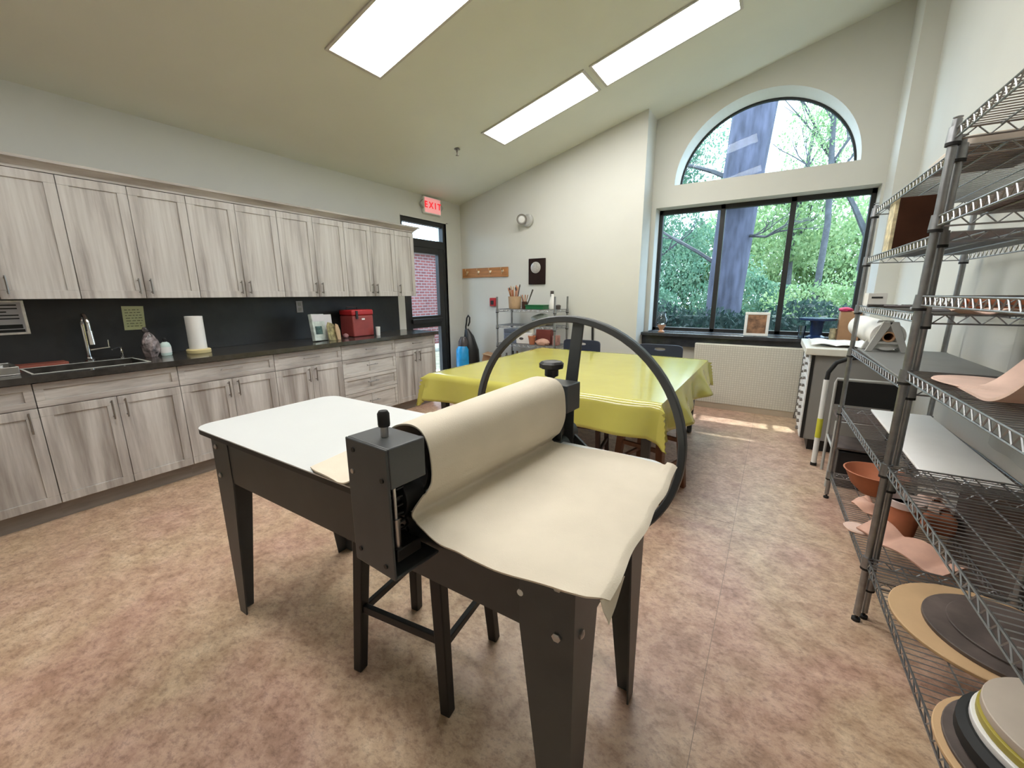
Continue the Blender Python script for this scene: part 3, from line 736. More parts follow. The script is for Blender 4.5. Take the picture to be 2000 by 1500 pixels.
# folded corner hanging off the near right edge
def corner(u, v):
    p = blanket(.945+.053*u, .0+.12*u**2); tip = Vector((-.190, .610, TZ-.048))
    w = v*(1-abs(u-.62)*.9)
    q = p.lerp(tip, w*.9); q.z = min(q.z, p.z)-.004
    return q
obj('turned_corner', MB().sheet(corner, 12, 8, .002), 'canvas', cv, angle=60)
# masonite board under the canvas at the right end
tag(obj('pressing_board', MB().box(-.50, -.215, .70, 1.28, TZ+.0002, TZ+.0022), 'grey'), 'thin dark board showing under the right edge of the canvas', 'board')

# ------------------------------------------------------------------ black stool under it
def make_stool(name, label, m, W=.40, D=.34, H=.60, th=.036, sp=.82, z1=.27, z2=.38, group=None):
    t = thing(name, label, 'stool', group=group)
    obj('seat', MB().prism(rounded(-W*.46, W*.46, -D*.52, D*.52, .04), 'z', H-.035, H), m, t, bevel=.006)
    feet = {}
    for sx in (-1, 1):
        for sy in (-1, 1):
            f0 = Vector((sx*W/2, sy*D/2, 0)); f1 = Vector((sx*W/2*sp, sy*D/2*sp, H-.035)); h = th/2
            b = MB(); b.hexa([f0+Vector(q) for q in ((-h*.85, -h*.85, 0), (h*.85, -h*.85, 0), (h*.85, h*.85, 0), (-h*.85, h*.85, 0))]+[f1+Vector(q) for q in ((-h, -h, 0), (h, -h, 0), (h, h, 0), (-h, h, 0))])
            obj('leg', b, m, t, bevel=.004); feet[sx, sy] = (f0, f1)
    def at(k, z): f0, f1 = feet[k]; return f0.lerp(f1, z/(H-.035))
    for sy in (-1, 1):
        p, q = at((-1, sy), z2), at((1, sy), z2); obj('rung', MB().box(p.x+.01, q.x-.01, p.y-.010, p.y+.010, z2-.016, z2+.016), m, t, bevel=.003)
    for sx in (-1, 1):
        p, q = at((sx, -1), z1), at((sx, 1), z1); obj('rung', MB().box(p.x-.010, p.x+.010, p.y+.01, q.y-.01, z1-.014, z1+.014), m, t, bevel=.003)
    return t
st = make_stool('wooden_stool', 'black wooden stool tucked under the slab roller', 'black', z1=.25, z2=.27, th=.044)
st.location = (-1.018, .975, 0); st.rotation_euler = (0, 0, math.radians(7))
# dark brown stools under the yellow table
s2 = make_stool('bar_stool', 'dark brown wooden stool under the yellow table, left one', 'darkwood', .36, .34, .62, .034, .85, .30, .48, 'brown stools at the yellow table')
s2.location = (-1.14, 2.75, 0); s2.rotation_euler = (0, 0, .15)
s3 = make_stool('bar_stool', 'red-brown wooden stool at the near right corner of the yellow table', 'redwood', .36, .36, .56, .05, .78, .22, .36, 'brown stools at the yellow table')
s3.location = (-.66, 2.90, 0); s3.rotation_euler = (0, 0, -.25)

# ------------------------------------------------------------------ yellow-covered table
YT = .745; TX0, TX1, TY0, TY1 = -2.43, -.54, 2.50, 4.50
t = thing('work_table', 'large work table hidden under the yellow cloth', 'table', (-1.48, 3.5, 0))
obj('table_top', MB().box(TX0+.01, TX1-.01, TY0+.01, TY1-.01, YT-.03, YT-.004), 'grey', t)
for x in (TX0+.08, TX1-.08):
    for y in (TY0+.10, TY1-.12): obj('leg', MB().hexa([(x-.022, y-.022, 0), (x+.022, y-.022, 0), (x+.022, y+.022, 0), (x-.022, y+.022, 0), (x-.03, y-.03, YT-.03), (x+.03, y-.03, YT-.03), (x+.03, y+.03, YT-.03), (x-.03, y+.03, YT-.03)]), 'press', t, bevel=.003)
# cloth: plan polar-free drape built from a grid whose outer rings fold down
EX = .24
def axis(a0, a1): return [a0-EX+EX*k/10 for k in range(10)]+[a0+(a1-a0)*k/44 for k in range(45)]+[a1+EX*k/10 for k in range(1, 11)]
GX, GY = axis(TX0, TX1), axis(TY0, TY1)
def cloth_pt(i, j):
    X, Y = GX[i], GY[j]
    ox = max(TX0-X, X-TX1, 0); oy = max(TY0-Y, Y-TY1, 0)
    cx = min(max(X, TX0), TX1); cy = min(max(Y, TY0), TY1)
    if ox == 0 and oy == 0: return (X, Y, YT+.0015*math.sin(X*5+Y*3)+.001)
    d = math.hypot(ox, oy)
    sx = (-1 if X < TX0 else 1) if ox > 0 else 0; sy = (-1 if Y < TY0 else 1) if oy > 0 else 0
    both = ox > 0 and oy > 0
    flare = .012+.10*d
    wv = math.sin(cx*7.3+1.0)*.6+math.sin(cx*15)*.3 if oy > 0 else math.sin(cy*6.7)*.9+math.sin(cy*13+1)*.5
    flare += .035*(wv+.9)*d/.24*(1.0 if oy > 0 else 1.4)
    if both:
        k = min(ox, oy)/max(ox, oy, 1e-6)
        fx = cx+sx*(.010+.16*ox+.04*k); fy = cy+sy*(.012+.16*oy+.04*k)
        if max(ox, oy) == ox: fy += sy*.10*oy
        return (fx, fy, YT-.97*min(d, .275)-.004)
    return (cx+sx*(.008+flare), cy+sy*(.008+flare), YT-.985*d*(.88 if oy > 0 else .95)-.002)
b = MB(); n = len(GX)-1; vs = [cloth_pt(i, j) for i in range(n+1) for j in range(n+1)]
fs = [(i*(n+1)+j, (i+1)*(n+1)+j, (i+1)*(n+1)+j+1, i*(n+1)+j+1) for i in range(n) for j in range(n)]
b.add(vs, fs)
tc = obj('tablecloth', b, 'yellow', angle=55); sm = tc.modifiers.new('th', 'SOLIDIFY'); sm.thickness = .0015
tag(tc, 'glossy yellow-green vinyl cloth over the large work table', 'tablecloth')
# a worn patch of paper on the right side of the cloth
# folding chairs behind
ch = thing('folding_chair', 'navy plastic chair behind the yellow table, left of the window bay', 'chair', group='navy chairs behind the yellow table')
pl_ = rounded(-.25, .25, .70, .84, .05)
bk = MB(); NQ = 48
def rr_pt(a, w, h, p): 
    c_, s_2 = math.cos(a), math.sin(a); return (w*math.copysign(abs(c_)**p, c_), h*math.copysign(abs(s_2)**p, s_2))
def ringpl(yy): return [(x_, yy, .715+z_) for x_, z_ in (rr_pt(2*PI*k/NQ, .25, .115, .28) for k in range(NQ))], [(x_, yy, .778+z_) for x_, z_ in (rr_pt(2*PI*k/NQ, .06, .015, .8) for k in range(NQ))]
o1, i1 = ringpl(-.013); o2, i2 = ringpl(.013)
vsx = o1+i1+o2+i2; fsx = []
for k in range(NQ):
    j = (k+1) % NQ
    fsx += [(k, j, NQ+j, NQ+k), (2*NQ+k, 3*NQ+k, 3*NQ+j, 2*NQ+j), (k, 2*NQ+k, 2*NQ+j, j), (NQ+k, NQ+j, 3*NQ+j, 3*NQ+k)]
bk.add(vsx, fsx)
obj('backrest', bk, 'navy', ch, bevel=.006)
obj('seat', MB().prism(rounded(-.23, .23, -.44, -.04, .05), 'z', .43, .455), 'navy', ch, bevel=.005)
for sx in (-1, 1):
    obj('leg', MB().path([(sx*.235, .0, .60), (sx*.235, -.10, .42), (sx*.235, -.42, .0)], .011), 'greyplastic', ch)
    obj('leg', MB().path([(sx*.215, -.30, .43), (sx*.215, .02, .0)], .011), 'greyplastic', ch)
ch.location = (-2.05, 4.88, 0)
c2 = dup(ch, (-1.075, 4.86, 0), 0, 'navy plastic chair behind the yellow table, before the window ledge')

# ------------------------------------------------------------------ back wall items
YW = YB
t = thing('coat_rack', 'orange oak coat rack with four brass hooks on the back wall', 'coat rack', (-3.85, YW, 1.73))
obj('rail', MB().box(-4.27, -3.41, YW-.018, YW, 1.66, 1.80), 'oak', t, bevel=.004)
for k in range(4):
    x = -4.17+k*.222
    obj('hook', MB().path([(x, YW-.018, 1.765), (x, YW-.05, 1.765), (x, YW-.065, 1.79)], .008).path([(x, YW-.018, 1.72), (x, YW-.04, 1.70), (x, YW-.05, 1.725)], .007).lathe([(.022, 0), (.018, .004)], (0, 0, 0), 14, Matrix.Translation((x, YW-.018, 1.745)) @ Matrix.Rotation(PI/2, 4, 'X')), 'brass', t)
t = thing('wall_plaque', 'dark wooden plaque with a round silver disc on the back wall', 'plaque', (-2.9, YW, 1.71))
obj('board', MB().box(-3.055, -2.785, YW-.022, YW, 1.54, 1.895), 'plaquewood', t, bevel=.006)
obj('disc', MB().lathe([(.078, 0), (.078, .006), (.065, .010), (0, .010)], (0, 0, 0), 32, Matrix.Translation((-2.935, YW-.022, 1.77)) @ Matrix.Rotation(PI/2, 4, 'X')), 'silver', t)
t = thing('emergency_light', 'round grey emergency lamp high on the back wall', 'emergency light', (-3.1, YW, 2.41))
obj('base', MB().lathe([(.085, 0), (.085, .03), (.06, .05)], (0, 0, 0), 28, Matrix.Translation((-3.07, YW, 2.41)) @ Matrix.Rotation(PI/2, 4, 'X')), 'greyplastic', t)
q_ = Vector((.45, -.85, -.15)).to_track_quat('Z', 'Y').to_matrix().to_4x4()
mx = Matrix.Translation((-3.135, YW-.075, 2.425)) @ q_
lh = obj('lamp_head', MB().lathe([(.02, -.05), (.05, -.03), (.062, .0), (.066, .02), (.058, .022)], (0, 0, 0), 28, mx), 'greyplastic', t)
obj('rim', MB().lathe([(.056, .014), (.070, .014), (.070, .030), (.056, .030), (.056, .014)], (0, 0, 0), 28, mx), 'pull', lh)
obj('lens', MB().lathe([(.056, .018), (.03, .026), (0, .028)], (0, 0, 0), 28, mx), 'white', lh)
t = thing('fire_alarm', 'small dark red fire alarm pull station on the back wall', 'fire alarm', (-3.68, YW, 1.29))
obj('box', MB().box(-3.735, -3.635, YW-.04, YW, 1.225, 1.35), 'red', t, bevel=.006)
obj('pull_lever', MB().box(-3.71, -3.66, YW-.048, YW-.04, 1.25, 1.31), 'ink', t)
# vacuum
vx, vy = -3.97, 4.96
t = thing('upright_vacuum', 'black upright vacuum cleaner with a bright blue canister in the corner', 'vacuum', (vx, vy, 0))
obj('cleaner_head', MB().prism(rounded(vx-.15, vx+.15, vy-.20, vy+.08, .05), 'z', 0, .10), 'blackplastic', t, bevel=.02)
obj('dust_canister', MB().lathe([(.07, .12), (.105, .16), (.112, .34), (.105, .58), (.07, .63)], (vx-.03, vy-.08, 0)), 'blue', t)
obj('motor_body', MB().path([(vx+.02, vy+.02, .06), (vx+.05, vy+.03, .3), (vx+.04, vy+.03, .55), (vx+.01, vy+.02, .76), (vx-.03, vy+.02, .88)], [.10, .125, .12, .08, .03], 14), 'blackplastic', t)
obj('canister_lid', MB().lathe([(.085, .63), (.08, .70), (.045, .77)], (vx-.03, vy-.06, 0)), 'smoke', t)
hp = [(vx-.04, vy+.02, .74), (vx-.045, vy+.02, .92), (vx-.03, vy+.02, .98), (vx-.02, vy+.02, 1.05), (vx+.01, vy+.02, 1.09), (vx+.035, vy+.02, 1.06), (vx+.03, vy+.02, .99), (vx, vy+.02, .93)]
obj('handle', MB().path(hp, .013, 10), 'blackplastic', t)
mx = Matrix.Translation((-3.66, 5.03, 0)) @ Matrix.Rotation(.3, 4, 'Z') @ Matrix.Rotation(math.radians(12), 4, 'Y')
t = thing('cardboard_box', 'open brown cardboard box leaning between vacuum and wire rack', 'box', (-3.70, 5.02, 0))
obj('box_body', MB().box(-.13, .10, -.10, .10, .035, .52, mx), 'cardboard', t)
obj('flap', MB().box(-.13, .10, -.16, -.10, .515, .52, mx), 'kraft', t)
tag(obj('dark_satchel', lump(-3.40, 5.05, 0, .06, .09, .40, 21), 'blackplastic'), 'slumped black bag on the floor beside the wire rack', 'bag')
tag(obj('broom_pole', MB().tube((-2.02, 5.235, 0), (-2.055, 5.245, 1.02), .016, .014), 'black'), 'thin black pole leaning on the back wall right of the wire rack', 'pole')
# sprinkler
sx, sy = -3.247, 3.967
t = thing('ceiling_sprinkler', 'small dark sprinkler head on the sloped ceiling', 'sprinkler', (sx, sy, cz(sx)))
obj('escutcheon', MB().lathe([(.035, -.006), (.03, .0)], (sx, sy, cz(sx)-.004)), 'pull', t)
obj('sprinkler_head', MB().lathe([(.018, -.075), (.018, -.07), (.004, -.068), (.008, -.04), (.012, -.035), (.012, 0)], (sx, sy, cz(sx)), 12), 'pull', t)
# ceiling lights
def troffer(x0, x1, y0, y1, lb):
    t = thing('ceiling_light', lb, 'ceiling light', (x0, y0, cz(x0)), group='recessed fluorescent troffers')
    def bx(a, b_, c_, d, e, g):
        vs = [(a, c_, cz(a)+e), (b_, c_, cz(b_)+e), (b_, d, cz(b_)+e), (a, d, cz(a)+e), (a, c_, cz(a)+g), (b_, c_, cz(b_)+g), (b_, d, cz(b_)+g), (a, d, cz(a)+g)]
        return vs
    f = MB(); w_ = .022
    for q in ((x0-w_, x1+w_, y0-w_, y0), (x0-w_, x1+w_, y1, y1+w_), (x0-w_, x0, y0, y1), (x1, x1+w_, y0, y1)): f.hexa(bx(*q, -.012, -.0005))
    obj('frame', f, 'trim', t)
    obj('diffuser', MB().hexa(bx(x0, x1, y0, y1, -.008, -.001)), 'light', t)
troffer(-2.875, -1.735, 2.125, 2.575, 'large glowing ceiling light panel nearest above the slab roller')
troffer(-2.87, -1.745, 3.97, 4.375, 'ceiling light panel at the lower end of the far row')
troffer(-1.65, -.525, 3.97, 4.375, 'ceiling light panel at the higher end of the far row')
troffer(-1.65, -.525, 2.125, 2.575, 'ceiling light panel next up the slope from the nearest one')
troffer(-2.875, -1.735, .25, .70, 'ceiling light panel overhead, outside the frame, lower')
troffer(-1.65, -.525, .25, .70, 'ceiling light panel overhead, outside the frame, higher')

# ------------------------------------------------------------------ wire shelving
def wire_deck(L, D, step=.0254, r=.0019):
    b = MB(); n = int(L/step)
    for k in range(1, n):
        y = k*L/n; b.tube((.004, y, 0), (D-.004, y, 0), r, n=4, cap=False)
    for x in (D*.25, D*.5, D*.75): b.tube((x, 0, -.005), (x, L, -.005), .003, n=6)
    return b
def ledge(L, D, h=.032):
    b = MB()
    for (p, q) in (((0, .02), (0, L-.02)), ((D, .02), (D, L-.02))):
        for z in (0, -h): b.tube((p[0], p[1], z), (q[0], q[1], z), .0034, n=6)
        n = int(L/.05)
        for k in range(n):
            y0 = .02+(L-.04)*k/n; y1 = .02+(L-.04)*(k+.5)/n; y2 = .02+(L-.04)*(k+1)/n
            b.tube((p[0], y0, -h), (p[0], y1, 0), .0022, n=4, cap=False); b.tube((p[0], y1, 0), (p[0], y2, -h), .0022, n=4, cap=False)
    for y in (0, L):
        for z in (0, -h): b.tube((.02, y, z), (D-.02, y, z), .0034, n=6)
        n = int(D/.07)
        for k in range(n):
            a = .02+(D-.04)*k/n; c_ = .02+(D-.04)*(k+.5)/n; e = .02+(D-.04)*(k+1)/n
            b.tube((a, y, -h), (c_, y, 0), .0022, n=4, cap=False); b.tube((c_, y, 0), (e, y, -h), .0022, n=4, cap=False)
    return b
def collars(L, D):
    b = MB()
    for x in (0, D):
        for y in (0, L): b.lathe([(.019, -.042), (.0165, .006)], (x, y, 0), 14)
    return b
def clips(L, D):
    b = MB()
    for x in (0, D):
        for y in (0, L): b.lathe([(.0185, -.050), (.0185, -.042)], (x, y, 0), 14)
    return b
def shelf_unit(label, loc, rz, L, D, zs, H, r=.0128, group=None):
    t = thing('wire_shelving', label, 'shelving', group=group)
    for x in (0, D):
        for y in (0, L):
            b = MB().tube((x, y, .03), (x, y, H), r, n=16)
            for k in range(int(H/.0254)): b.tube((x, y, .04+k*.0254), (x, y, .042+k*.0254), r*1.03, n=14, cap=True)
            p = obj('post', b, 'wire', t)
            obj('levelling_foot', MB().lathe([(.016, 0), (.016, .012), (.006, .014), (.006, .03)], (x, y, 0), 12), 'rubber', p)
    dk, lg = wire_deck(L, D), ledge(L, D)
    base = None
    for z in zs:
        if base is None:
            s0 = obj('wire_shelf', dk, 'wire', t, smooth=True); s1 = obj('ledge', lg, 'wire', s0); cs = []
            for x in (0, D):
                for y in (0, L):
                    cm = MB().lathe([(.0205, -.042), (.018, .006)], (x, y, 0), 14); cm.cur = 1; cm.lathe([(.0205, -.052), (.0205, -.042)], (x, y, 0), 14)
                    cs.append(obj('corner_collar', cm, ['wire', 'rubber'], s0))
            base = [s0, s1]+cs; s0.location.z = z
        else:
            c0 = base[0].copy(); link(c0); c0.parent = t; c0.location.z = z
            for q in base[1:]: e = q.copy(); link(e); e.parent = c0
    t.location = loc; t.rotation_euler = (0, 0, rz)
    return t
SD = .425
AZS = [.19, .655, 1.045, 1.318, 1.607, 1.888]; BZS = [.305, .725, 1.108, 1.385, 1.658, 1.936]
shelf_unit('tall chrome wire shelving unit farther from the camera, beside the window', (.474, 2.125, 0), math.radians(1.5), 1.26, SD, AZS, 1.91, group='chrome wire shelving along the right wall')
shelf_unit('tall chrome wire shelving unit nearest the camera at the right edge', (.468, .855, 0), math.radians(1.1), 1.235, SD, BZS, 1.965, group='chrome wire shelving along the right wall')
# small rack at the back
rk = shelf_unit('low wire rack of brushes and supplies against the back wall', (-3.30, 4.80, 0), 0, .38, .90, [.12, .40, .725, .98, 1.20], 1.37)
for o in rk.children:
    for cc in [o]+list(o.children):
        if cc.data.materials and cc.data.materials[0] == M['wire']: pass

rz0 = 1.2035
t = thing('brush_crock', 'tan crock stuffed with wooden brushes on top of the back rack', 'crock', (-3.10, 4.95, rz0))
obj('crock', MB().lathe([(.075, 0), (.085, .02), (.09, .12), (.095, .17), (.085, .17), (.078, .02)], (-3.10, 4.95, rz0)), 'kraft', t)
for k in range(12):
    a = random.uniform(0, 6.28); rr = random.uniform(.02, .07); h = random.uniform(.22, .32)
    p0 = Vector((-3.10+.4*rr*math.cos(a), 4.95+.4*rr*math.sin(a), rz0+.03)); p1 = Vector((-3.10+1.3*rr*math.cos(a), 4.95+1.3*rr*math.sin(a), rz0+h))
    br = obj('brush', MB().tube(p0, p1, .006, .007, 8), ['oak', 'terra', 'pink', 'kraft', 'smoke'][k % 5], t)
    obj('bristles', MB().tube(p1, p1+(p1-p0).normalized()*.035, .011, .006, 8), ['smoke', 'terra', 'kraft'][k % 3], br)
t = thing('tool_jar', 'small dark jar of modelling tools beside the tan crock', 'jar', (-2.93, 4.93, rz0))
obj('jar', MB().lathe([(.035, 0), (.04, .01), (.04, .10), (.034, .10), (.032, .01)], (-2.93, 4.93, rz0)), 'darkwood', t)
for k in range(7):
    a = k*.9; obj('tool', MB().tube((-2.93, 4.93, rz0+.02), (-2.93+.05*math.cos(a), 4.93+.05*math.sin(a), rz0+.19), .005, .004, 6), ['oak', 'darkwood', 'terra'][k % 3], t)
obj('tool', MB().tube((-2.90, 4.93, rz0+.02), (-2.80, 4.93, rz0+.26), .006, .010, 6), 'smoke', t)
tag(obj('green_tray', MB().box(-2.87, -2.60, 4.85, 5.02, rz0, rz0+.055).box(-2.88, -2.59, 4.84, 5.03, rz0+.05, rz0+.058), 'green', bevel=.005), 'flat green plastic tray on top of the back rack', 'tray')
t = thing('spray_bottle', 'white spray bottle on top of the back rack', 'spray bottle', (-2.50, 4.93, rz0))
obj('body', MB().lathe([(.042, 0), (.045, .01), (.043, .10), (.018, .17), (.014, .20)], (-2.50, 4.93, rz0)), 'white', t)
obj('trigger_head', MB().box(-2.53, -2.485, 4.92, 4.94, rz0+.20, rz0+.24).box(-2.535, -2.528, 4.925, 4.935, rz0+.165, rz0+.21), 'smoke', t, bevel=.004)
t = tag(obj('wire_coil', MB().lathe([(.03, 0), (.035, .05), (.02, .06)], (-2.44, 4.98, rz0)), 'smoke'), 'small dark pot behind the right rear of the spray bottle', 'pot')
# second and third tiers
z3 = .9835
for k in range(4):
    tag(obj('stacked_container', MB().prism(rounded(-3.24, -3.00, 4.86, 5.10, .02), 'z', .7285+k*.05, .774+k*.05), mat('smoky_blue_%d' % k, (.14, .17, .24), .3, var=.2), bevel=.003), ['lowest blue-grey container in the stack on the back rack', 'second blue-grey container up the stack on the back rack', 'third blue-grey container up the stack on the back rack', 'topmost blue-grey container in the stack on the back rack'][k], 'container', 'blue-grey containers on the back rack')
tag(obj('clear_bag', lump(-2.68, 5.0, .9835, .17, .08, .16, 31), mat('cloudy_plastic', (.30, .33, .30), .25, var=.3, scale=15)), 'cloudy plastic bag on the second tier of the back rack', 'bag')
t = thing('tissue_carton', 'white carton with a dark oval on the back rack', 'carton', (-2.93, 4.93, .7285))
obj('carton_body', MB().box(-3.03, -2.78, 4.86, 5.0, .7285, .875), 'paper', t, bevel=.008)
obj('oval_mark', MB().lathe([(.035, 0), (.035, .002)], (0, 0, 0), 24, Matrix.Translation((-2.94, 4.86, .80)) @ Matrix.Rotation(PI/2, 4, 'X') @ Matrix.Scale(.5, 4, (0, 1, 0))), 'smoke', t)
tag(obj('white_mug', MB().lathe([(.03, 0), (.034, .07), (.03, .07), (.026, .01)], (-2.81, 4.93, .877)), 'white'), 'little white mug standing on the white carton', 'mug')
tag(obj('red_box', MB().box(-2.74, -2.52, 4.92, 5.08, .7285, .93), mat('brick_red_card', (.20, .045, .035), .7), bevel=.004), 'dark red box at the back of the rack', 'box')
tag(obj('pink_bundle', lump(-2.60, 4.86, .7285, .10, .05, .09, 41), 'pink'), 'pinkish bundle in front of the dark red box', 'bundle')
tag(obj('terracotta_pot', MB().lathe([(.035, 0), (.05, .10), (.055, .10), (.055, .12), (.045, .12), (.03, .01)], (-2.77, 4.86, .7285)), 'terra'), 'small terracotta pot left of the pinkish bundle', 'pot')
tag(obj('patterned_box', MB().box(-2.47, -2.41, 4.88, 5.0, .7285, .86), mat('rosy_box', (.40, .20, .17), .7, var=.5, scale=20), bevel=.004), 'small rosy patterned box at the right end of the rack', 'box')
for k in range(9):
    x = -3.2+k*.09; h = random.uniform(.14, .22)
    tag(obj('glaze_bottle', MB().lathe([(.028, 0), (.030, .01), (.030, h*.7), (.012, h*.85), (.012, h)], (x, 4.88+.03*(k % 2), .4035), 14), ['smoke', 'blackplastic', 'brownbox', 'white', 'redface', 'smoke', 'blackplastic', 'kraft', 'smoke'][k]),
        ['smoky', 'black', 'brown', 'white', 'dull red', 'grey-black', 'matt black', 'tan', 'dusky'][k]+' bottle on the low tier behind the yellow table, %s along the row' % ['first', 'second', 'third', 'fourth', 'fifth', 'sixth', 'seventh', 'eighth', 'last'][k], 'bottle', 'bottles on the low tier of the back rack')

# ------------------------------------------------------------------ window ledge items
sz = .9055
t = thing('glass_vase', 'round glass vase with an orange base at the left end of the ledge', 'vase', (-1.24, 5.60, sz))
obj('bowl', MB().lathe([(.03, .075), (.07, .11), (.075, .16), (.05, .21), (.045, .24), (.06, .27)], (-1.24, 5.60, sz), 24), 'jar', t)
obj('foot', MB().lathe([(.04, 0), (.042, .01), (.02, .03), (.05, .08), (.055, .10), (.02, .10)], (-1.24, 5.60, sz), 20), mat('orange_wax', (.62, .34, .20), .4), t)
t = thing('picture_frame', 'white picture frame with a brown photograph on the ledge', 'picture frame', (-.17, 5.58, sz))
mx = Matrix.Translation((-.17, 5.58, sz+.003)) @ Matrix.Rotation(math.radians(-8), 4, 'X')
f = MB()
for q in ((-.125, .125, 0, .03), (-.125, .125, .245, .275), (-.125, -.095, .03, .245), (.095, .125, .03, .245)): f.box(q[0], q[1], -.01, .01, q[2], q[3], mx)
obj('frame', f, 'white', t, bevel=.003)
obj('photograph', MB().box(-.095, .095, -.002, .004, .03, .245, mx), 'foodpic', t)
obj('strut', MB().box(-.02, .02, .01, .05, 0, .12, mx), 'white', t)
t = thing('blue_banding_wheel', 'navy blue pedestal stand with a wide flat head on the window ledge', 'stand', (.40, 5.60, sz))
obj('pedestal', MB().lathe([(.09, 0), (.09, .02), (.055, .04), (.06, .17), (.075, .20)], (.40, 5.60, sz), 24), 'blueglaze', t)
obj('wheel_head', MB().lathe([(.16, .20), (.17, .205), (.17, .225), (0, .228)], (.40, 5.60, sz), 32), 'blueglaze', t)
tag(obj('drinking_glass', MB().lathe([(.03, 0), (.036, .14), (.033, .14), (.028, .01)], (.27, 5.58, sz)), 'jar'), 'clear tumbler left of the navy stand', 'glass')
tag(obj('cream_pot', MB().lathe([(.025, 0), (.034, .03), (.03, .09), (.035, .12), (.03, .12), (.02, .01)], (.545, 5.56, sz)), 'creamglaze'), 'little cream pot between the navy stand and the brown crate', 'pot')
t = thing('brown_crate', 'tall brown carton behind the paper roll at the end of the ledge', 'carton', (.64, 5.45, sz))
obj('carton_body', MB().box(.58, .755, 5.50, 5.645, sz, sz+.30), 'cardboard', t, bevel=.004)
tag(obj('red_cloth', lump(.62, 5.54, sz+.301, .06, .06, .045, 51), 'magenta'), 'crumpled magenta cloth lying on the tall brown carton', 'cloth')

# ------------------------------------------------------------------ flat file cabinet
FX0, FX1, FY0, FY1 = .315, .885, 4.38, 5.22
t = thing('flat_file_cabinet', 'grey flat file cabinet with many drawer pulls and a cream top under the window', 'cabinet', (.6, 4.9, 0))
obj('body', MB().box(FX0, FX1, FY0, FY1, .11, .875), 'greypanel', t, bevel=.003)
obj('plinth', MB().box(FX0+.06, FX1-.03, FY0+.05, FY1-.05, 0, .11), 'black', t)
obj('edge_strip', MB().box(FX0-.004, FX0+.02, FY0-.006, FY0, .115, .87), 'black', t)
obj('cabinet_top', MB().box(FX0-.055, FX1+.01, FY0-.05, FY1+.01, .8755, .935), 'cream', t, bevel=.006)
NR = 11
for k in range(NR):
    z0 = .12+k*.0685
    d = obj('drawer', MB().box(FX0-.014, FX0, FY0+.01, FY1-.01, z0, z0+.064), 'white', t, bevel=.002, seg=1)
    for y in (FY0+.20, FY1-.25):
        obj('handle', MB().box(FX0-.034, FX0-.028, y-.035, y+.035, z0+.022, z0+.040).box(FX0-.03, FX0-.014, y-.035, y-.028, z0+.024, z0+.038).box(FX0-.03, FX0-.014, y+.028, y+.035, z0+.024, z0+.038), 'pull', d)
t = thing('paper_tray', 'crumpled white paper tray lying on the cream cabinet top', 'paper', (.5, 4.75, .936))
def crump(u, v): return (.30+.50*u, 4.46+.5*v, .9375+.018*abs(math.sin(9*u+3*v))+.012*abs(math.sin(13*v+5*u))+.012*(abs(u-.5)*2)**4)
obj('sheets', MB().sheet(crump, 20, 20, .001), 'paper', t, angle=20)

# paper roll on A-frame stand, on a grey board on the far shelf
t = thing('paper_roll_holder', 'thick white paper roll on a grey A-shaped holder', 'paper roll', (.568, 3.4, 1.06))
A0 = Vector((.585, 2.70, 1.062)); 
def aframe(y):
    b = MB(); x = .568
    for s in (-1, 1):
        b.hexa([(x+s*.080-.014, y-.008, 1.06), (x+s*.080+.016, y-.008, 1.06), (x+s*.080+.016, y+.008, 1.06), (x+s*.080-.016, y+.008, 1.06),
                (x+s*.012-.022, y-.008, 1.235), (x+s*.012+.022, y-.008, 1.235), (x+s*.012+.022, y+.008, 1.235), (x+s*.012-.022, y+.008, 1.235)])
    b.box(x-.075, x+.075, y-.007, y+.007, 1.105, 1.12)
    return b
obj('end_frame', aframe(3.165), 'greyplastic', t, bevel=.002)
obj('end_frame', aframe(3.30), 'greyplastic', t, bevel=.002)
obj('roll', MB().lathe([(.080, 0), (.080, .92), (.03, .92), (.03, 0), (.080, 0)], (0, 0, 0), 36, Matrix.Translation((.568, 3.18, 1.148)) @ Matrix.Rotation(-PI/2, 4, 'X')), 'paper', t)
obj('core', MB().lathe([(.0299, -.022), (.0299, .93), (.022, .93), (.022, -.022), (.0299, -.022)], (0, 0, 0), 24, Matrix.Translation((.568, 3.18, 1.148)) @ Matrix.Rotation(-PI/2, 4, 'X')), 'cardboard', t)
tag(obj('grey_board', MB().box(.462, .86, 2.22, 3.34, 1.0475, 1.0585), 'grey', bevel=.003), 'flat grey board under the A-shaped paper holder', 'board')

# ---- shelf items: unit A (far)
aT = [z+.0025 for z in AZS]; bT = [z+.0025 for z in BZS]
t = thing('brown_panel_box', 'dark brown box with a cream speckled side on the shelf nearest the window', 'box', (.6, 3.0, aT[4]))
obj('box_body', MB().box(.475, .615, 2.95, 2.975, aT[4], aT[4]+.262).box(.475, .615, 2.975, 3.08, aT[4], aT[4]+.01), 'brownbox', t, bevel=.004)
obj('cream_side', MB().box(.46, .4745, 2.95, 3.08, aT[4], aT[4]+.262), 'creamglaze', t)
tag(obj('pink_dish', MB().lathe([(.04, 0), (.07, .03), (.066, .03), (.038, .005)], (.60, 2.60, aT[4])), 'palepink'), 'small pink dish right of the dark brown box', 'dish')
t = thing('storage_tray', 'shallow beige tray seen from below through the top shelf', 'tray', (.62, 2.4, aT[5]))
obj('tray_body', MB().prism(rounded(.49, .75, 2.17, 2.62, .03), 'z', aT[5], aT[5]+.04), mat('beige_tray', (.62, .54, .46), .6), t, bevel=.004)
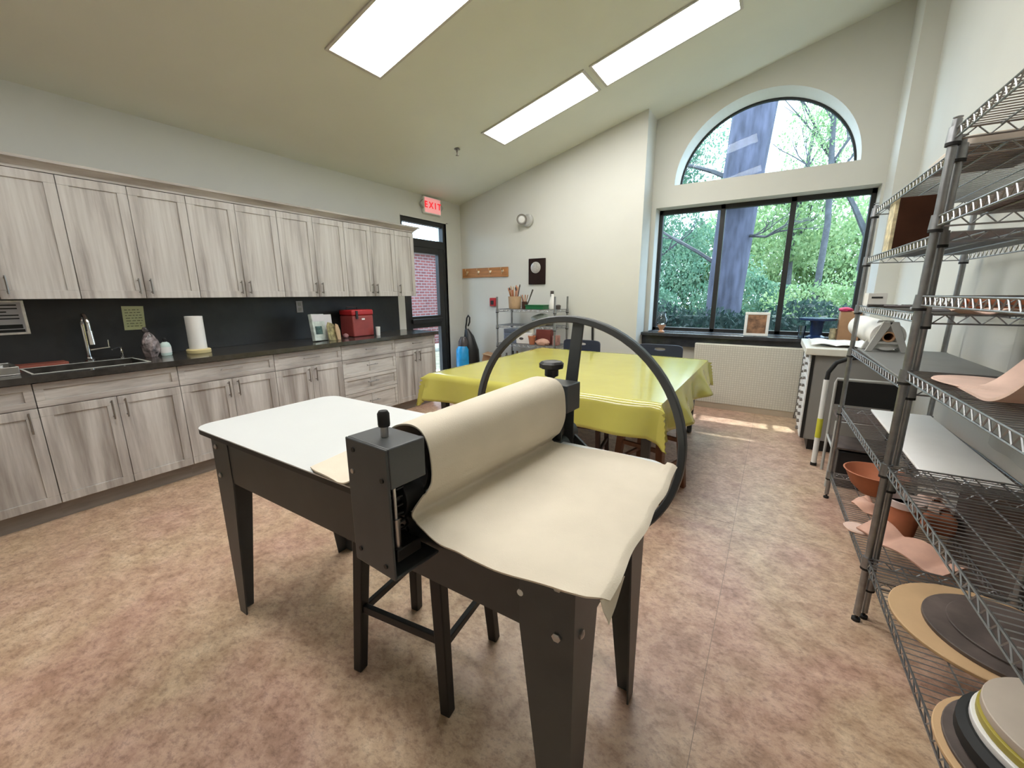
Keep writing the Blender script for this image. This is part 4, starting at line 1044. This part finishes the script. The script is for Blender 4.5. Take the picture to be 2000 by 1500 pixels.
# shelf at 1.318: tools, carton, tube, clay
t = thing('white_notebook_box', 'small white box at the window end of the eye-level shelf', 'box', (.5, 3.3, aT[3]))
obj('box_body', MB().box(.455, .54, 3.22, 3.36, aT[3], aT[3]+.075), 'paper', t)
obj('marking', MB().box(.47, .52, 3.2185, 3.2195, aT[3]+.045, aT[3]+.055), 'ink', t)
for k, (x, y, L, an) in enumerate(((.52, 2.95, .22, .3), (.56, 2.80, .20, -.5), (.60, 2.98, .18, 1.0), (.66, 2.75, .22, .1))):
    d = Vector((math.cos(an), math.sin(an), 0))*L/2; c_ = Vector((x, y, aT[3]+.010+.0*k))
    tt = thing('clay_tool', ['long dark clay tool at the front of the eye-level shelf', 'dark clay tool lying second on the eye-level shelf', 'short dark clay tool toward the window', 'dark clay tool farthest back on the eye-level shelf'][k], 'tool', tuple(c_), group='dark clay tools on the eye-level shelf')
    obj('tool_handle', MB().tube(c_-d, c_+d*.2, .008, .006), 'smoke', tt); obj('blade', MB().tube(c_+d*.2, c_+d, .003, .008), 'pull', tt)
tag(obj('folded_cloth', MB().prism(rounded(.52, .80, 2.40, 2.62, .03), 'z', aT[3], aT[3]+.014), mat('grey_cloth', (.30, .31, .33), .9, var=.3), bevel=.004), 'flat grey cloth on the eye-level shelf behind the posts', 'cloth')
t = thing('clay_tube', 'hollow terracotta tube lying on the eye-level shelf', 'tube', (.60, 2.2, aT[3]))
mx = Matrix.Translation((.61, 2.27, aT[3]+.032)) @ Matrix.Rotation(math.radians(8), 4, 'Z') @ Matrix.Rotation(PI/2, 4, 'Y')
obj('tube_wall', MB().lathe([(.027, 0), (.027, .26), (.018, .26), (.018, 0), (.027, 0)], (0, 0, 0), 24, mx), 'terra', t)
def drape(u, v): return (.55+.30*u, 2.172+.07*v, aT[3]+.002+.010*(1+math.sin(15*u+2*v)))
tag(obj('clay_strip', MB().sheet(drape, 30, 6, .004), 'palepink'), 'wavy pale pink clay strip in front of the terracotta tube', 'clay piece')
# white board on the low shelf
t = tag(obj('white_shelf_board', MB().box(.585, .862, 2.215, 3.36, aT[1], aT[1]+.012), mat('bright_white_board', (.88, .86, .83), .6, var=.02), bevel=.003), 'long white laminate board on the low far shelf', 'board')
# trolley behind the shelving
t = thing('tubular_trolley', 'pale tubular frame with a black upper panel behind the far shelving', 'trolley', (.65, 3.9, 0))
fr = [(.455, 3.95, 0), (.455, 3.95, .72), (.46, 3.95, .75), (.85, 3.95, .75), (.86, 3.95, .72), (.86, 3.95, 0)]
obj('frame_tube', MB().path(fr, .010), 'greyplastic', t); 
obj('frame_tube', MB().path([(.455, 3.60, 0), (.455, 3.60, .50), (.86, 3.60, .50), (.86, 3.60, 0)], .010), 'greyplastic', t)
obj('upper_panel', MB().box(.465, .85, 3.955, 3.965, .55, .735), 'black', t)
obj('shelf_panel', MB().box(.465, .85, 3.61, 3.94, .50, .512), 'slate', t); obj('side_rail', MB().tube((.455, 3.60, .30), (.455, 3.95, .30), .008).tube((.86, 3.60, .30), (.86, 3.95, .30), .008), 'greyplastic', t)
obj('lower_panel', MB().box(.465, .85, 3.61, 3.94, .295, .307), 'slate', t)
t = thing('white_pipe', 'white pipe with a yellow band and a curved black hose beside the grey cabinet', 'pipe', (.40, 3.98, 0))
obj('pipe', MB().tube((.405, 4.02, .02), (.405, 4.05, .72), .019), 'white', t)
obj('band', MB().tube((.405, 4.029, .24), (.405, 4.035, .40), .0205), 'hiviz', t)
obj('hose', MB().path([(.405, 4.05, .71), (.41, 4.05, .78), (.45, 4.05, .86), (.52, 4.05, .90), (.62, 4.05, .92)], .016, 10), 'rubber', t)
obj('end_cap', MB().tube((.405, 4.02, 0), (.405, 4.021, .025), .022), 'rubber', t)
t = thing('storage_crate', 'black storage crate on the floor behind the lower far shelf', 'crate', (.65, 3.75, 0))
obj('crate_body', MB().box(.50, .83, 3.63, 3.92, 0, .28), 'blackplastic', t, bevel=.01)
# pottery on the lowest far shelf
z0 = aT[0]
tag(obj('terracotta_bowl', MB().lathe([(.06, 0), (.11, .05), (.15, .135), (.158, .14), (.150, .142), (.10, .055), (.05, .012)], (.625, 3.14, z0), 36), 'terra'), 'wide terracotta bowl on the lowest far shelf', 'bowl')
def arcslab(cx, cy, z, R, w, h, a0, a1, th=.008, wv=.02):
    def fn(u, v):
        a = a0+(a1-a0)*u; r_ = R+w*(v-.5)*2
        return (cx+r_*math.cos(a), cy+r_*math.sin(a), z+th+h*math.sin(PI*v)*(.6+.4*math.sin(5*u))+wv*max(0, math.sin(9*u+4*v)))
    return MB().sheet(fn, 28, 10, th)
tag(obj('pink_clay_arch', arcslab(.60, 2.88, z0, .06, .04, .045, 2.2, 5.4), 'pink'), 'curved pink clay piece between bowl and plant pot', 'clay piece')
t = thing('plant_pot', 'terracotta plant pot with a pale rim on the lowest far shelf', 'plant pot', (.66, 2.66, z0))
obj('pot', MB().lathe([(.06, 0), (.075, .15), (.068, .15), (.055, .01)], (.66, 2.67, z0), 28), 'terra', t)
obj('rim', MB().lathe([(.075, .15), (.084, .152), (.084, .185), (.076, .187), (.07, .15)], (.66, 2.67, z0), 28), mat('pale_rim', (.62, .50, .46), .7), t)
def slab1(u, v):
    x = .475+.10*v+.24*u; y = 2.56-.30*u+.11*v*(1-.3*u)
    return (x, y, z0+.010+.035*abs(math.sin(6.3*u+1))*(.4+.6*v)+.02*v)
tag(obj('pink_clay_slab', MB().sheet(slab1, 40, 12, .007), 'pink'), 'wavy folded pink clay slab at the front of the lowest far shelf', 'clay slab')
tag(obj('pale_clay_disc', MB().lathe([(.055, 0), (.06, .006), (.055, .012), (0, .013)], (.487, 2.585, z0), 28, wob=.04), 'palepink'), 'pale clay disc at the front edge of the lowest far shelf', 'clay disc')
tag(obj('red_clay_block', MB().box(.765, .885, 2.72, 3.0, z0, z0+.10), 'terra', bevel=.02), 'terracotta block behind the plant pot', 'clay block')
# shells on the bottom near shelf's far end
for k, (x, y, lb) in enumerate(((.825, 2.92, 'larger pale clay shell on the terracotta block'), (.825, 2.80, 'smaller pinkish clay shell beside the larger one'))):
    tag(obj('clay_shell', arcslab(x, y, z0+.101, .030, .026, .02, 0, 4.5, .005, .008), 'palepink'), lb, 'clay piece', 'pale clay shells')

# ---- unit B (near)
z0 = bT[0]
def disc(cx, cy, z, r, h, m, name, par, wob=0): return obj(name, MB().lathe([(r*.995, 0), (r, .002), (r, h-.002), (r*.99, h), (0, h)], (cx, cy, z), 64, wob=wob), m, par)
t = thing('large_bat', 'large round tan fibreboard bat on the bottom near shelf', 'bat', (.69, 1.76, z0)); disc(.70, 1.765, z0, .245, .012, 'board', 'disc', t)
t = thing('slate_disc', 'dark mottled round slab resting on the large tan bat', 'disc', (.73, 1.76, z0+.012)); disc(.742, 1.75, z0+.0125, .205, .014, 'slate', 'disc', t)
disc(.765, 1.76, z0+.027, .168, .008, 'slate', 'raised_centre', t)
def near_disc(name, lb, cx, cy, z, r, h, m): tt = thing(name, lb, 'disc', (cx, cy, z)); disc(cx, cy, z, r, h, m, 'disc', tt); return tt
near_disc('round_bat', 'tan round bat at the very bottom of the near stack', .668, 1.25, z0, .215, .012, 'board')
near_disc('grey_disc', 'grey-brown disc lying on the tan bat in the near stack', .672, 1.25, z0+.0125, .203, .010, 'slate')
tt = thing('black_ring', 'thick black rubber wheel in the near stack', 'wheel', (.675, 1.25, z0+.023))
obj('ring', MB().lathe([(.165, .0), (.188, .012), (.188, .040), (.172, .052), (0, .052)], (.675, 1.25, z0+.023), 40), 'rubber', tt)
near_disc('white_plastic_disc', 'white plastic disc under the yellow one in the near stack', .680, 1.252, z0+.0755, .172, .018, 'white')
near_disc('yellow_disc', 'olive yellow disc in the near stack', .682, 1.253, z0+.094, .166, .020, mat('olive_yellow', (.36, .30, .05), .5))
near_disc('beige_disc', 'beige round disc on top of the near stack', .684, 1.255, z0+.1145, .163, .022, mat('beige_lid', (.50, .43, .36), .5))
# near shelf 4: clay slabs
z4 = bT[2]
t = tag(obj('clay_plate', MB().lathe([(.10, 0), (.12, .006), (.118, .010), (0, .009)], (.585, 1.86, z4), 36, sx=1.0, sy=1.1, wob=.03), 'palepink'), 'flat oval pale pink clay plate on the near chest-high shelf', 'clay plate')
def curl(u, v):
    a = -1.1+2.6*u
    return (.545+.32*v+.05*u, 1.63-.05+.17*math.sin(a)*.9-.02*v, z4+.008+.15*(1-math.cos(a*.9))*.55*(.6+.4*v))
def bend(u, v):
    y = 1.80-.42*u+.05*v; x = .50+.34*v
    z = z4+.009+.15*(max(0, (.28-u)/.28)**1.6)*sst(.15, .6, v)+.10*(max(0, (u-.45)/.55)**2)
    return (x, y, z)
tag(obj('curved_clay_slab', MB().sheet(bend, 26, 20, .008), 'palepink', angle=60), 'large pink clay slab curling up at the right edge of the photo', 'clay slab')
# wooden boards on near shelf 5
for k, (x0, y0, lb) in enumerate(((.50, 1.72, 'front plywood board on the upper near shelf'), (.62, 1.90, 'back plywood board on the upper near shelf'))):
    pass
tag(obj('plywood_board', MB().box(.52, .88, 1.35, 2.05, bT[4], bT[4]+.018), 'plywood', bevel=.002), 'plywood board lying on the upper near shelf', 'board')
t = thing('wooden_tray', 'reddish wooden tray on the plywood board', 'tray', (.7, 1.7, bT[4]+.0185))
b = MB().box(.56, .86, 1.50, 1.95, bT[4]+.0185, bT[4]+.026)
b.box(.56, .575, 1.50, 1.95, bT[4]+.026, bT[4]+.06).box(.845, .86, 1.50, 1.95, bT[4]+.026, bT[4]+.06).box(.575, .845, 1.935, 1.95, bT[4]+.026, bT[4]+.06).box(.575, .845, 1.50, 1.515, bT[4]+.026, bT[4]+.06)
obj('tray_body', b, 'redwood', t, bevel=.002)
tag(obj('shade_board', MB().hexa([(.912, 1.0, .02), (.925, 1.0, .02), (.925, 2.9, .02), (.912, 2.9, .02), (.916, 1.0, .62), (.928, 1.0, .62), (.928, 2.9, .62), (.916, 2.9, .62)]), 'slate'), 'dark grey-brown panel added as shade on the wall behind the lower shelves', 'board')  # added dark panel standing in for shade on the lower wall
# curtain fabric on the wall behind
def cur(u, v): return (XR-.014+.006*math.sin(u*26), 1.75+1.0*u, .70+.60*v)
tag(obj('hanging_fabric', MB().sheet(cur, 90, 4, .003), 'curtain'), 'pleated grey fabric hanging on the right wall behind the shelving', 'fabric')

# ------------------------------------------------------------------ outdoors
struct('ground_outside', MB().box(-14, 14, 6.05, 60, -.35, -.25), 'soil', smooth=False)
struct('paving_outside', MB().box(-12, XW-.22, -4, 5.94, -.15, -.05), 'paving', smooth=False)
t = thing('brick_building', 'red brick building seen through the glass door', 'building', (-8.6, 4, -.05))
obj('wall', MB().box(-8.8, -8.6, -4, 16, -.05, 2.55), 'brick', t, smooth=False)
obj('gutter', MB().box(-8.95, -8.45, -4, 16, 2.55, 2.72), 'roofmetal', t)

def leaves(cx, cy, cz0, rx, ry, rz_, n, size, seed, shell=.35):
    rnd = random.Random(seed); b = MB()
    for _ in range(n):
        while True:
            x, y, z = rnd.uniform(-1, 1), rnd.uniform(-1, 1), rnd.uniform(-1, 1); d = x*x+y*y+z*z
            if shell < d <= 1: break
        bmp = 1+.18*math.sin(5*x+seed)+.15*math.sin(7*z+2*y)
        p = Vector((cx+rx*x*bmp, cy+ry*y, cz0+rz_*z*bmp)); s = size*rnd.uniform(.6, 1.3)
        e = Euler((rnd.uniform(0, 6.28), rnd.uniform(0, 6.28), rnd.uniform(0, 6.28))).to_matrix()
        b.v += [p+e @ Vector(q) for q in ((-s, 0, 0), (0, -s*.45, 0), (s, 0, 0), (0, s*.45, 0))]
        k = len(b.v); b.f.append([k-4, k-3, k-2, k-1]); b.mi.append(0)
    return b
def boughs(p, d, L, r, depth, rnd, b):
    q = p+d*L*.5+Vector((rnd.uniform(-.06, .06)*L, 0, rnd.uniform(-.04, .08)*L)); e = p+d*L
    b.path([p, q, e], [r, r*.8, r*.55], 5)
    if depth == 0: return
    for s_3 in range(rnd.choice((2, 3, 3))):
        nd = (d+Vector((rnd.uniform(-.8, .8), rnd.uniform(-.5, .5), rnd.uniform(-.15, .55)))).normalized()
        boughs(e if s_3 else q, nd, L*rnd.uniform(.6, .8), r*.55, depth-1, rnd, b)
def tree(label, trunk, r0, r1, crown, branches, lm, n, size, seed, bm='branch', group=None, depth=3):
    P = [Vector(p) for p in trunk]
    t = thing('tree', label, 'tree', tuple(P[0]), group=group)
    N = len(P); obj('trunk', MB().path(P, [r0+(r1-r0)*k/(N-1) for k in range(N)], 14), bm, t)
    rnd = random.Random(seed)
    for (h, dx, dy, dz, rr) in branches:
        i = min(int(h*(N-1)), N-2); p = P[i].lerp(P[i+1], h*(N-1)-i)
        d = Vector((dx, dy, dz)); b = MB(); boughs(p, d.normalized(), d.length*.6, rr, depth, rnd, b)
        obj('bough', b, 'branch', t)
    for (cx, cy, cz_, rx, ry, rz_, sh) in crown:
        obj('foliage', leaves(cx, cy, cz_, rx, ry, rz_, n, size, seed+int(cx*7), sh), lm, t, smooth=False)
    return t
tree('big dark-trunked tree standing close outside the window', [(-.98, 10, -.3), (-.95, 10, 1.5), (-.88, 10, 3.2), (-.76, 10, 5.0), (-.60, 10, 9.5)], .33, .40,
     [(-1.0, 9.4, 3.3, .8, .5, .22, .0), (-.3, 9.3, 10.6, 2.2, 1.0, .9, .0)], [(.30, -2.0, -.3, 1.3, .05), (.40, 1.0, -.6, -.1, .04), (.55, -1.8, .2, .9, .06)], 'leafmid', 1500, .05, 11, 'bark')  # high second crown, out of view, is added to block sun through the arch
tree('slim forked tree right of the big trunk', [(1.75, 14, -.3), (1.8, 14, 3.0), (2.0, 14, 5.5), (2.2, 14, 9.0)], .17, .07, [(1.9, 14.5, 5.6, 1.7, 1.2, 1.7, .05)],
     [(.30, -1.3, 0, 2.6, .08), (.42, 1.0, 0, 2.4, .07), (.5, -1.0, 0, 2.2, .05), (.6, .8, 0, 1.6, .04), (.7, -.8, 0, 1.5, .04)], 'leafbright', 2600, .055, 12)
tree('second slim tree near the right jamb of the window', [(3.2, 14.5, -.3), (3.1, 14.5, 2.5), (3.3, 14.5, 5.0), (3.2, 14.5, 9.0)], .16, .07, [(3.3, 15, 5.0, 1.3, 1.1, 2.0, .05)],
     [(.3, -1.0, 0, 2.0, .07), (.45, -.9, 0, 2.4, .06), (.5, 1.0, 0, 1.6, .05), (.65, -.9, 0, 1.5, .04)], 'leafmid', 2400, .055, 13)
tree('thin leaning sapling seen through the arch', [(.75, 12.5, -.3), (.8, 12.5, 3.0), (.6, 12.5, 5.5), (.8, 12.5, 8.5)], .08, .035, [(.5, 13, 4.8, .9, .8, 1.2, .1), (1.0, 13, 5.7, 1.3, .8, 1.1, .1)],
     [(.4, -.9, 0, 1.4, .03), (.5, .8, 0, 1.4, .03), (.62, -.7, 0, 1.2, .025), (.45, .9, 0, 1.6, .03)], 'leafbright', 1800, .042, 14)
tree('leafy tree left of the big trunk', [(-4.3, 14, -.3), (-4.2, 14, 3), (-3.9, 14, 7)], .16, .07, [(-3.9, 14, 4.6, 1.7, 1.3, 1.3, .05), (-2.7, 14, 5.6, 1.3, 1.0, 1.3, .05), (-2.9, 14.5, 3.0, 1.5, 1.0, 1.3, .05)],
     [(.35, 1.6, -.3, .9, .06), (.5, 1.4, 0, 1.6, .06), (.6, -1.2, 0, 1.6, .05), (.7, 1.0, 0, 1.4, .05)], 'leafmid', 3600, .055, 15)
tree('bright sunlit tree between the two trunks', [(.3, 17, -.3), (.2, 17, 3), (.4, 17, 6.5)], .12, .05, [(.2, 17, 3.6, 1.9, 1.3, 1.6, .05)],
     [(.5, 1.2, 0, 1.6, .05), (.6, -1.2, 0, 1.6, .05), (.8, .6, 0, 1.4, .04)], 'leafbright', 6000, .08, 16)
for k, (x, y, zc, rx, rz_, m, lb) in enumerate(((-4.6, 21, 2.4, 2.6, 2.6, 'leafmid', 'far tree crown at the left of the window'), (-1.6, 22, 2.6, 2.4, 2.6, 'leafbright', 'far tree crown directly behind the big trunk'),
        (1.6, 23, 2.4, 2.4, 2.7, 'leafbright', 'far bright tree crown behind the middle pane'), (4.4, 22, 2.6, 2.4, 2.9, 'leafbright', 'far bright tree crown behind the right pane'), (7.0, 21, 2.8, 2.4, 3.2, 'leafmid', 'far tree crown at the right of the window'),
        (-7.6, 20, 2.6, 2.6, 3.2, 'leafmid', 'outermost far tree crown on the left'))):
    t = thing('far_tree', lb, 'tree', (x, y, -.3), group='far trees behind the yard'); obj('trunk', MB().tube((x, y, -.3), (x+.1, y, zc+1.5), .15, .07), 'branch', t)
    obj('foliage', leaves(x, y, zc, rx, 1.6, rz_, 10000, .115, 60+k, .1), m, t, smooth=False)
for k, (x, y, zc, rx, rz_, m, lb) in enumerate(((-3.6, 11.8, .9, 1.3, .95, 'leafmid', 'rounded shrub outside the left pane'), (1.6, 12.2, .95, 1.6, 1.0, 'leafbright', 'bright shrub outside the middle and right panes'), (4.0, 12.5, 1.0, 1.4, 1.1, 'leafbright', 'bright shrub outside the far right of the window'), (-.9, 13.5, 1.2, 1.4, 1.0, 'leafmid', 'shrub right behind the big trunk'))):
    t = thing('shrub', lb, 'shrub', (x, y, -.3), group='shrubs outside the window'); obj('foliage', leaves(x, y, zc, rx, .9, rz_, 6500, .05, 80+k, .1), m, t, smooth=False)
    obj('stems', MB().tube((x, y, -.3), (x+.2, y, .6), .03).tube((x, y, -.3), (x-.25, y+.1, .7), .03), 'branch', t)
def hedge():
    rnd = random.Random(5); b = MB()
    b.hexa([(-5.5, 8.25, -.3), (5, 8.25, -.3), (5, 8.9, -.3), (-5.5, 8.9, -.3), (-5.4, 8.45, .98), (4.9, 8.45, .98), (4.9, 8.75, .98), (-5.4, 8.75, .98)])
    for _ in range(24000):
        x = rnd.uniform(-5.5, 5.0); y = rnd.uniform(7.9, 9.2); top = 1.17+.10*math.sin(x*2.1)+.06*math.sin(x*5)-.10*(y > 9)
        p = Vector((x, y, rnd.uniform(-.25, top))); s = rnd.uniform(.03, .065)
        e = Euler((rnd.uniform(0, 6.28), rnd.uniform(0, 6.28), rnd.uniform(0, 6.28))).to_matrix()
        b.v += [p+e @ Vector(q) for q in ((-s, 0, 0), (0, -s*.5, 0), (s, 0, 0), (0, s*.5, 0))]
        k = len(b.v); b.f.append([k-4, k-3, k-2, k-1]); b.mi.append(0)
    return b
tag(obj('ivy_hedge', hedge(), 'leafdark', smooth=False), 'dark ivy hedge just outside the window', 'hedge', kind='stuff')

# ------------------------------------------------------------------ light
wd = bpy.data.worlds.new('sky'); scn.world = wd; wd.use_nodes = True
bg = wd.node_tree.nodes['Background']; bg.inputs[0].default_value = (.66, .82, 1.0, 1); bg.inputs[1].default_value = 7.5
sn = bpy.data.lights.new('sun', 'SUN'); sn.energy = 8.0; sn.angle = math.radians(1.0); sn.color = (1, .95, .86)
so = bpy.data.objects.new('sun', sn); link(so)
dirv = Vector((.05, -1.0, -2.2)); so.rotation_euler = dirv.to_track_quat('-Z', 'Y').to_euler(); so.location = (0, 8, 12)

# ------------------------------------------------------------------ camera
cam = bpy.data.cameras.new('camera'); co = bpy.data.objects.new('camera', cam); link(co)
cam.sensor_width = 36; cam.lens = 797.56/2000*36; cam.clip_start = .02; cam.clip_end = 200
Rm = Matrix.Rotation(math.radians(32.513), 3, 'Z') @ Matrix.Rotation(PI/2-math.radians(12.367), 3, 'X') @ Matrix.Rotation(math.radians(-.325), 3, 'Z')
co.location = (0, 0, 1.40); co.rotation_euler = Rm.to_euler()
scn.camera = co
scn.view_settings.view_transform = 'Standard'; scn.view_settings.look = 'None'; scn.view_settings.exposure = 0.14; scn.view_settings.gamma = 1
scn.view_settings.use_curve_mapping = False
scn.cycles.use_denoising = True; scn.cycles.use_adaptive_sampling = True; scn.cycles.adaptive_threshold = .02
scn.cycles.max_bounces = 8; scn.cycles.transparent_max_bounces = 12; scn.cycles.caustics_reflective = False; scn.cycles.caustics_refractive = False
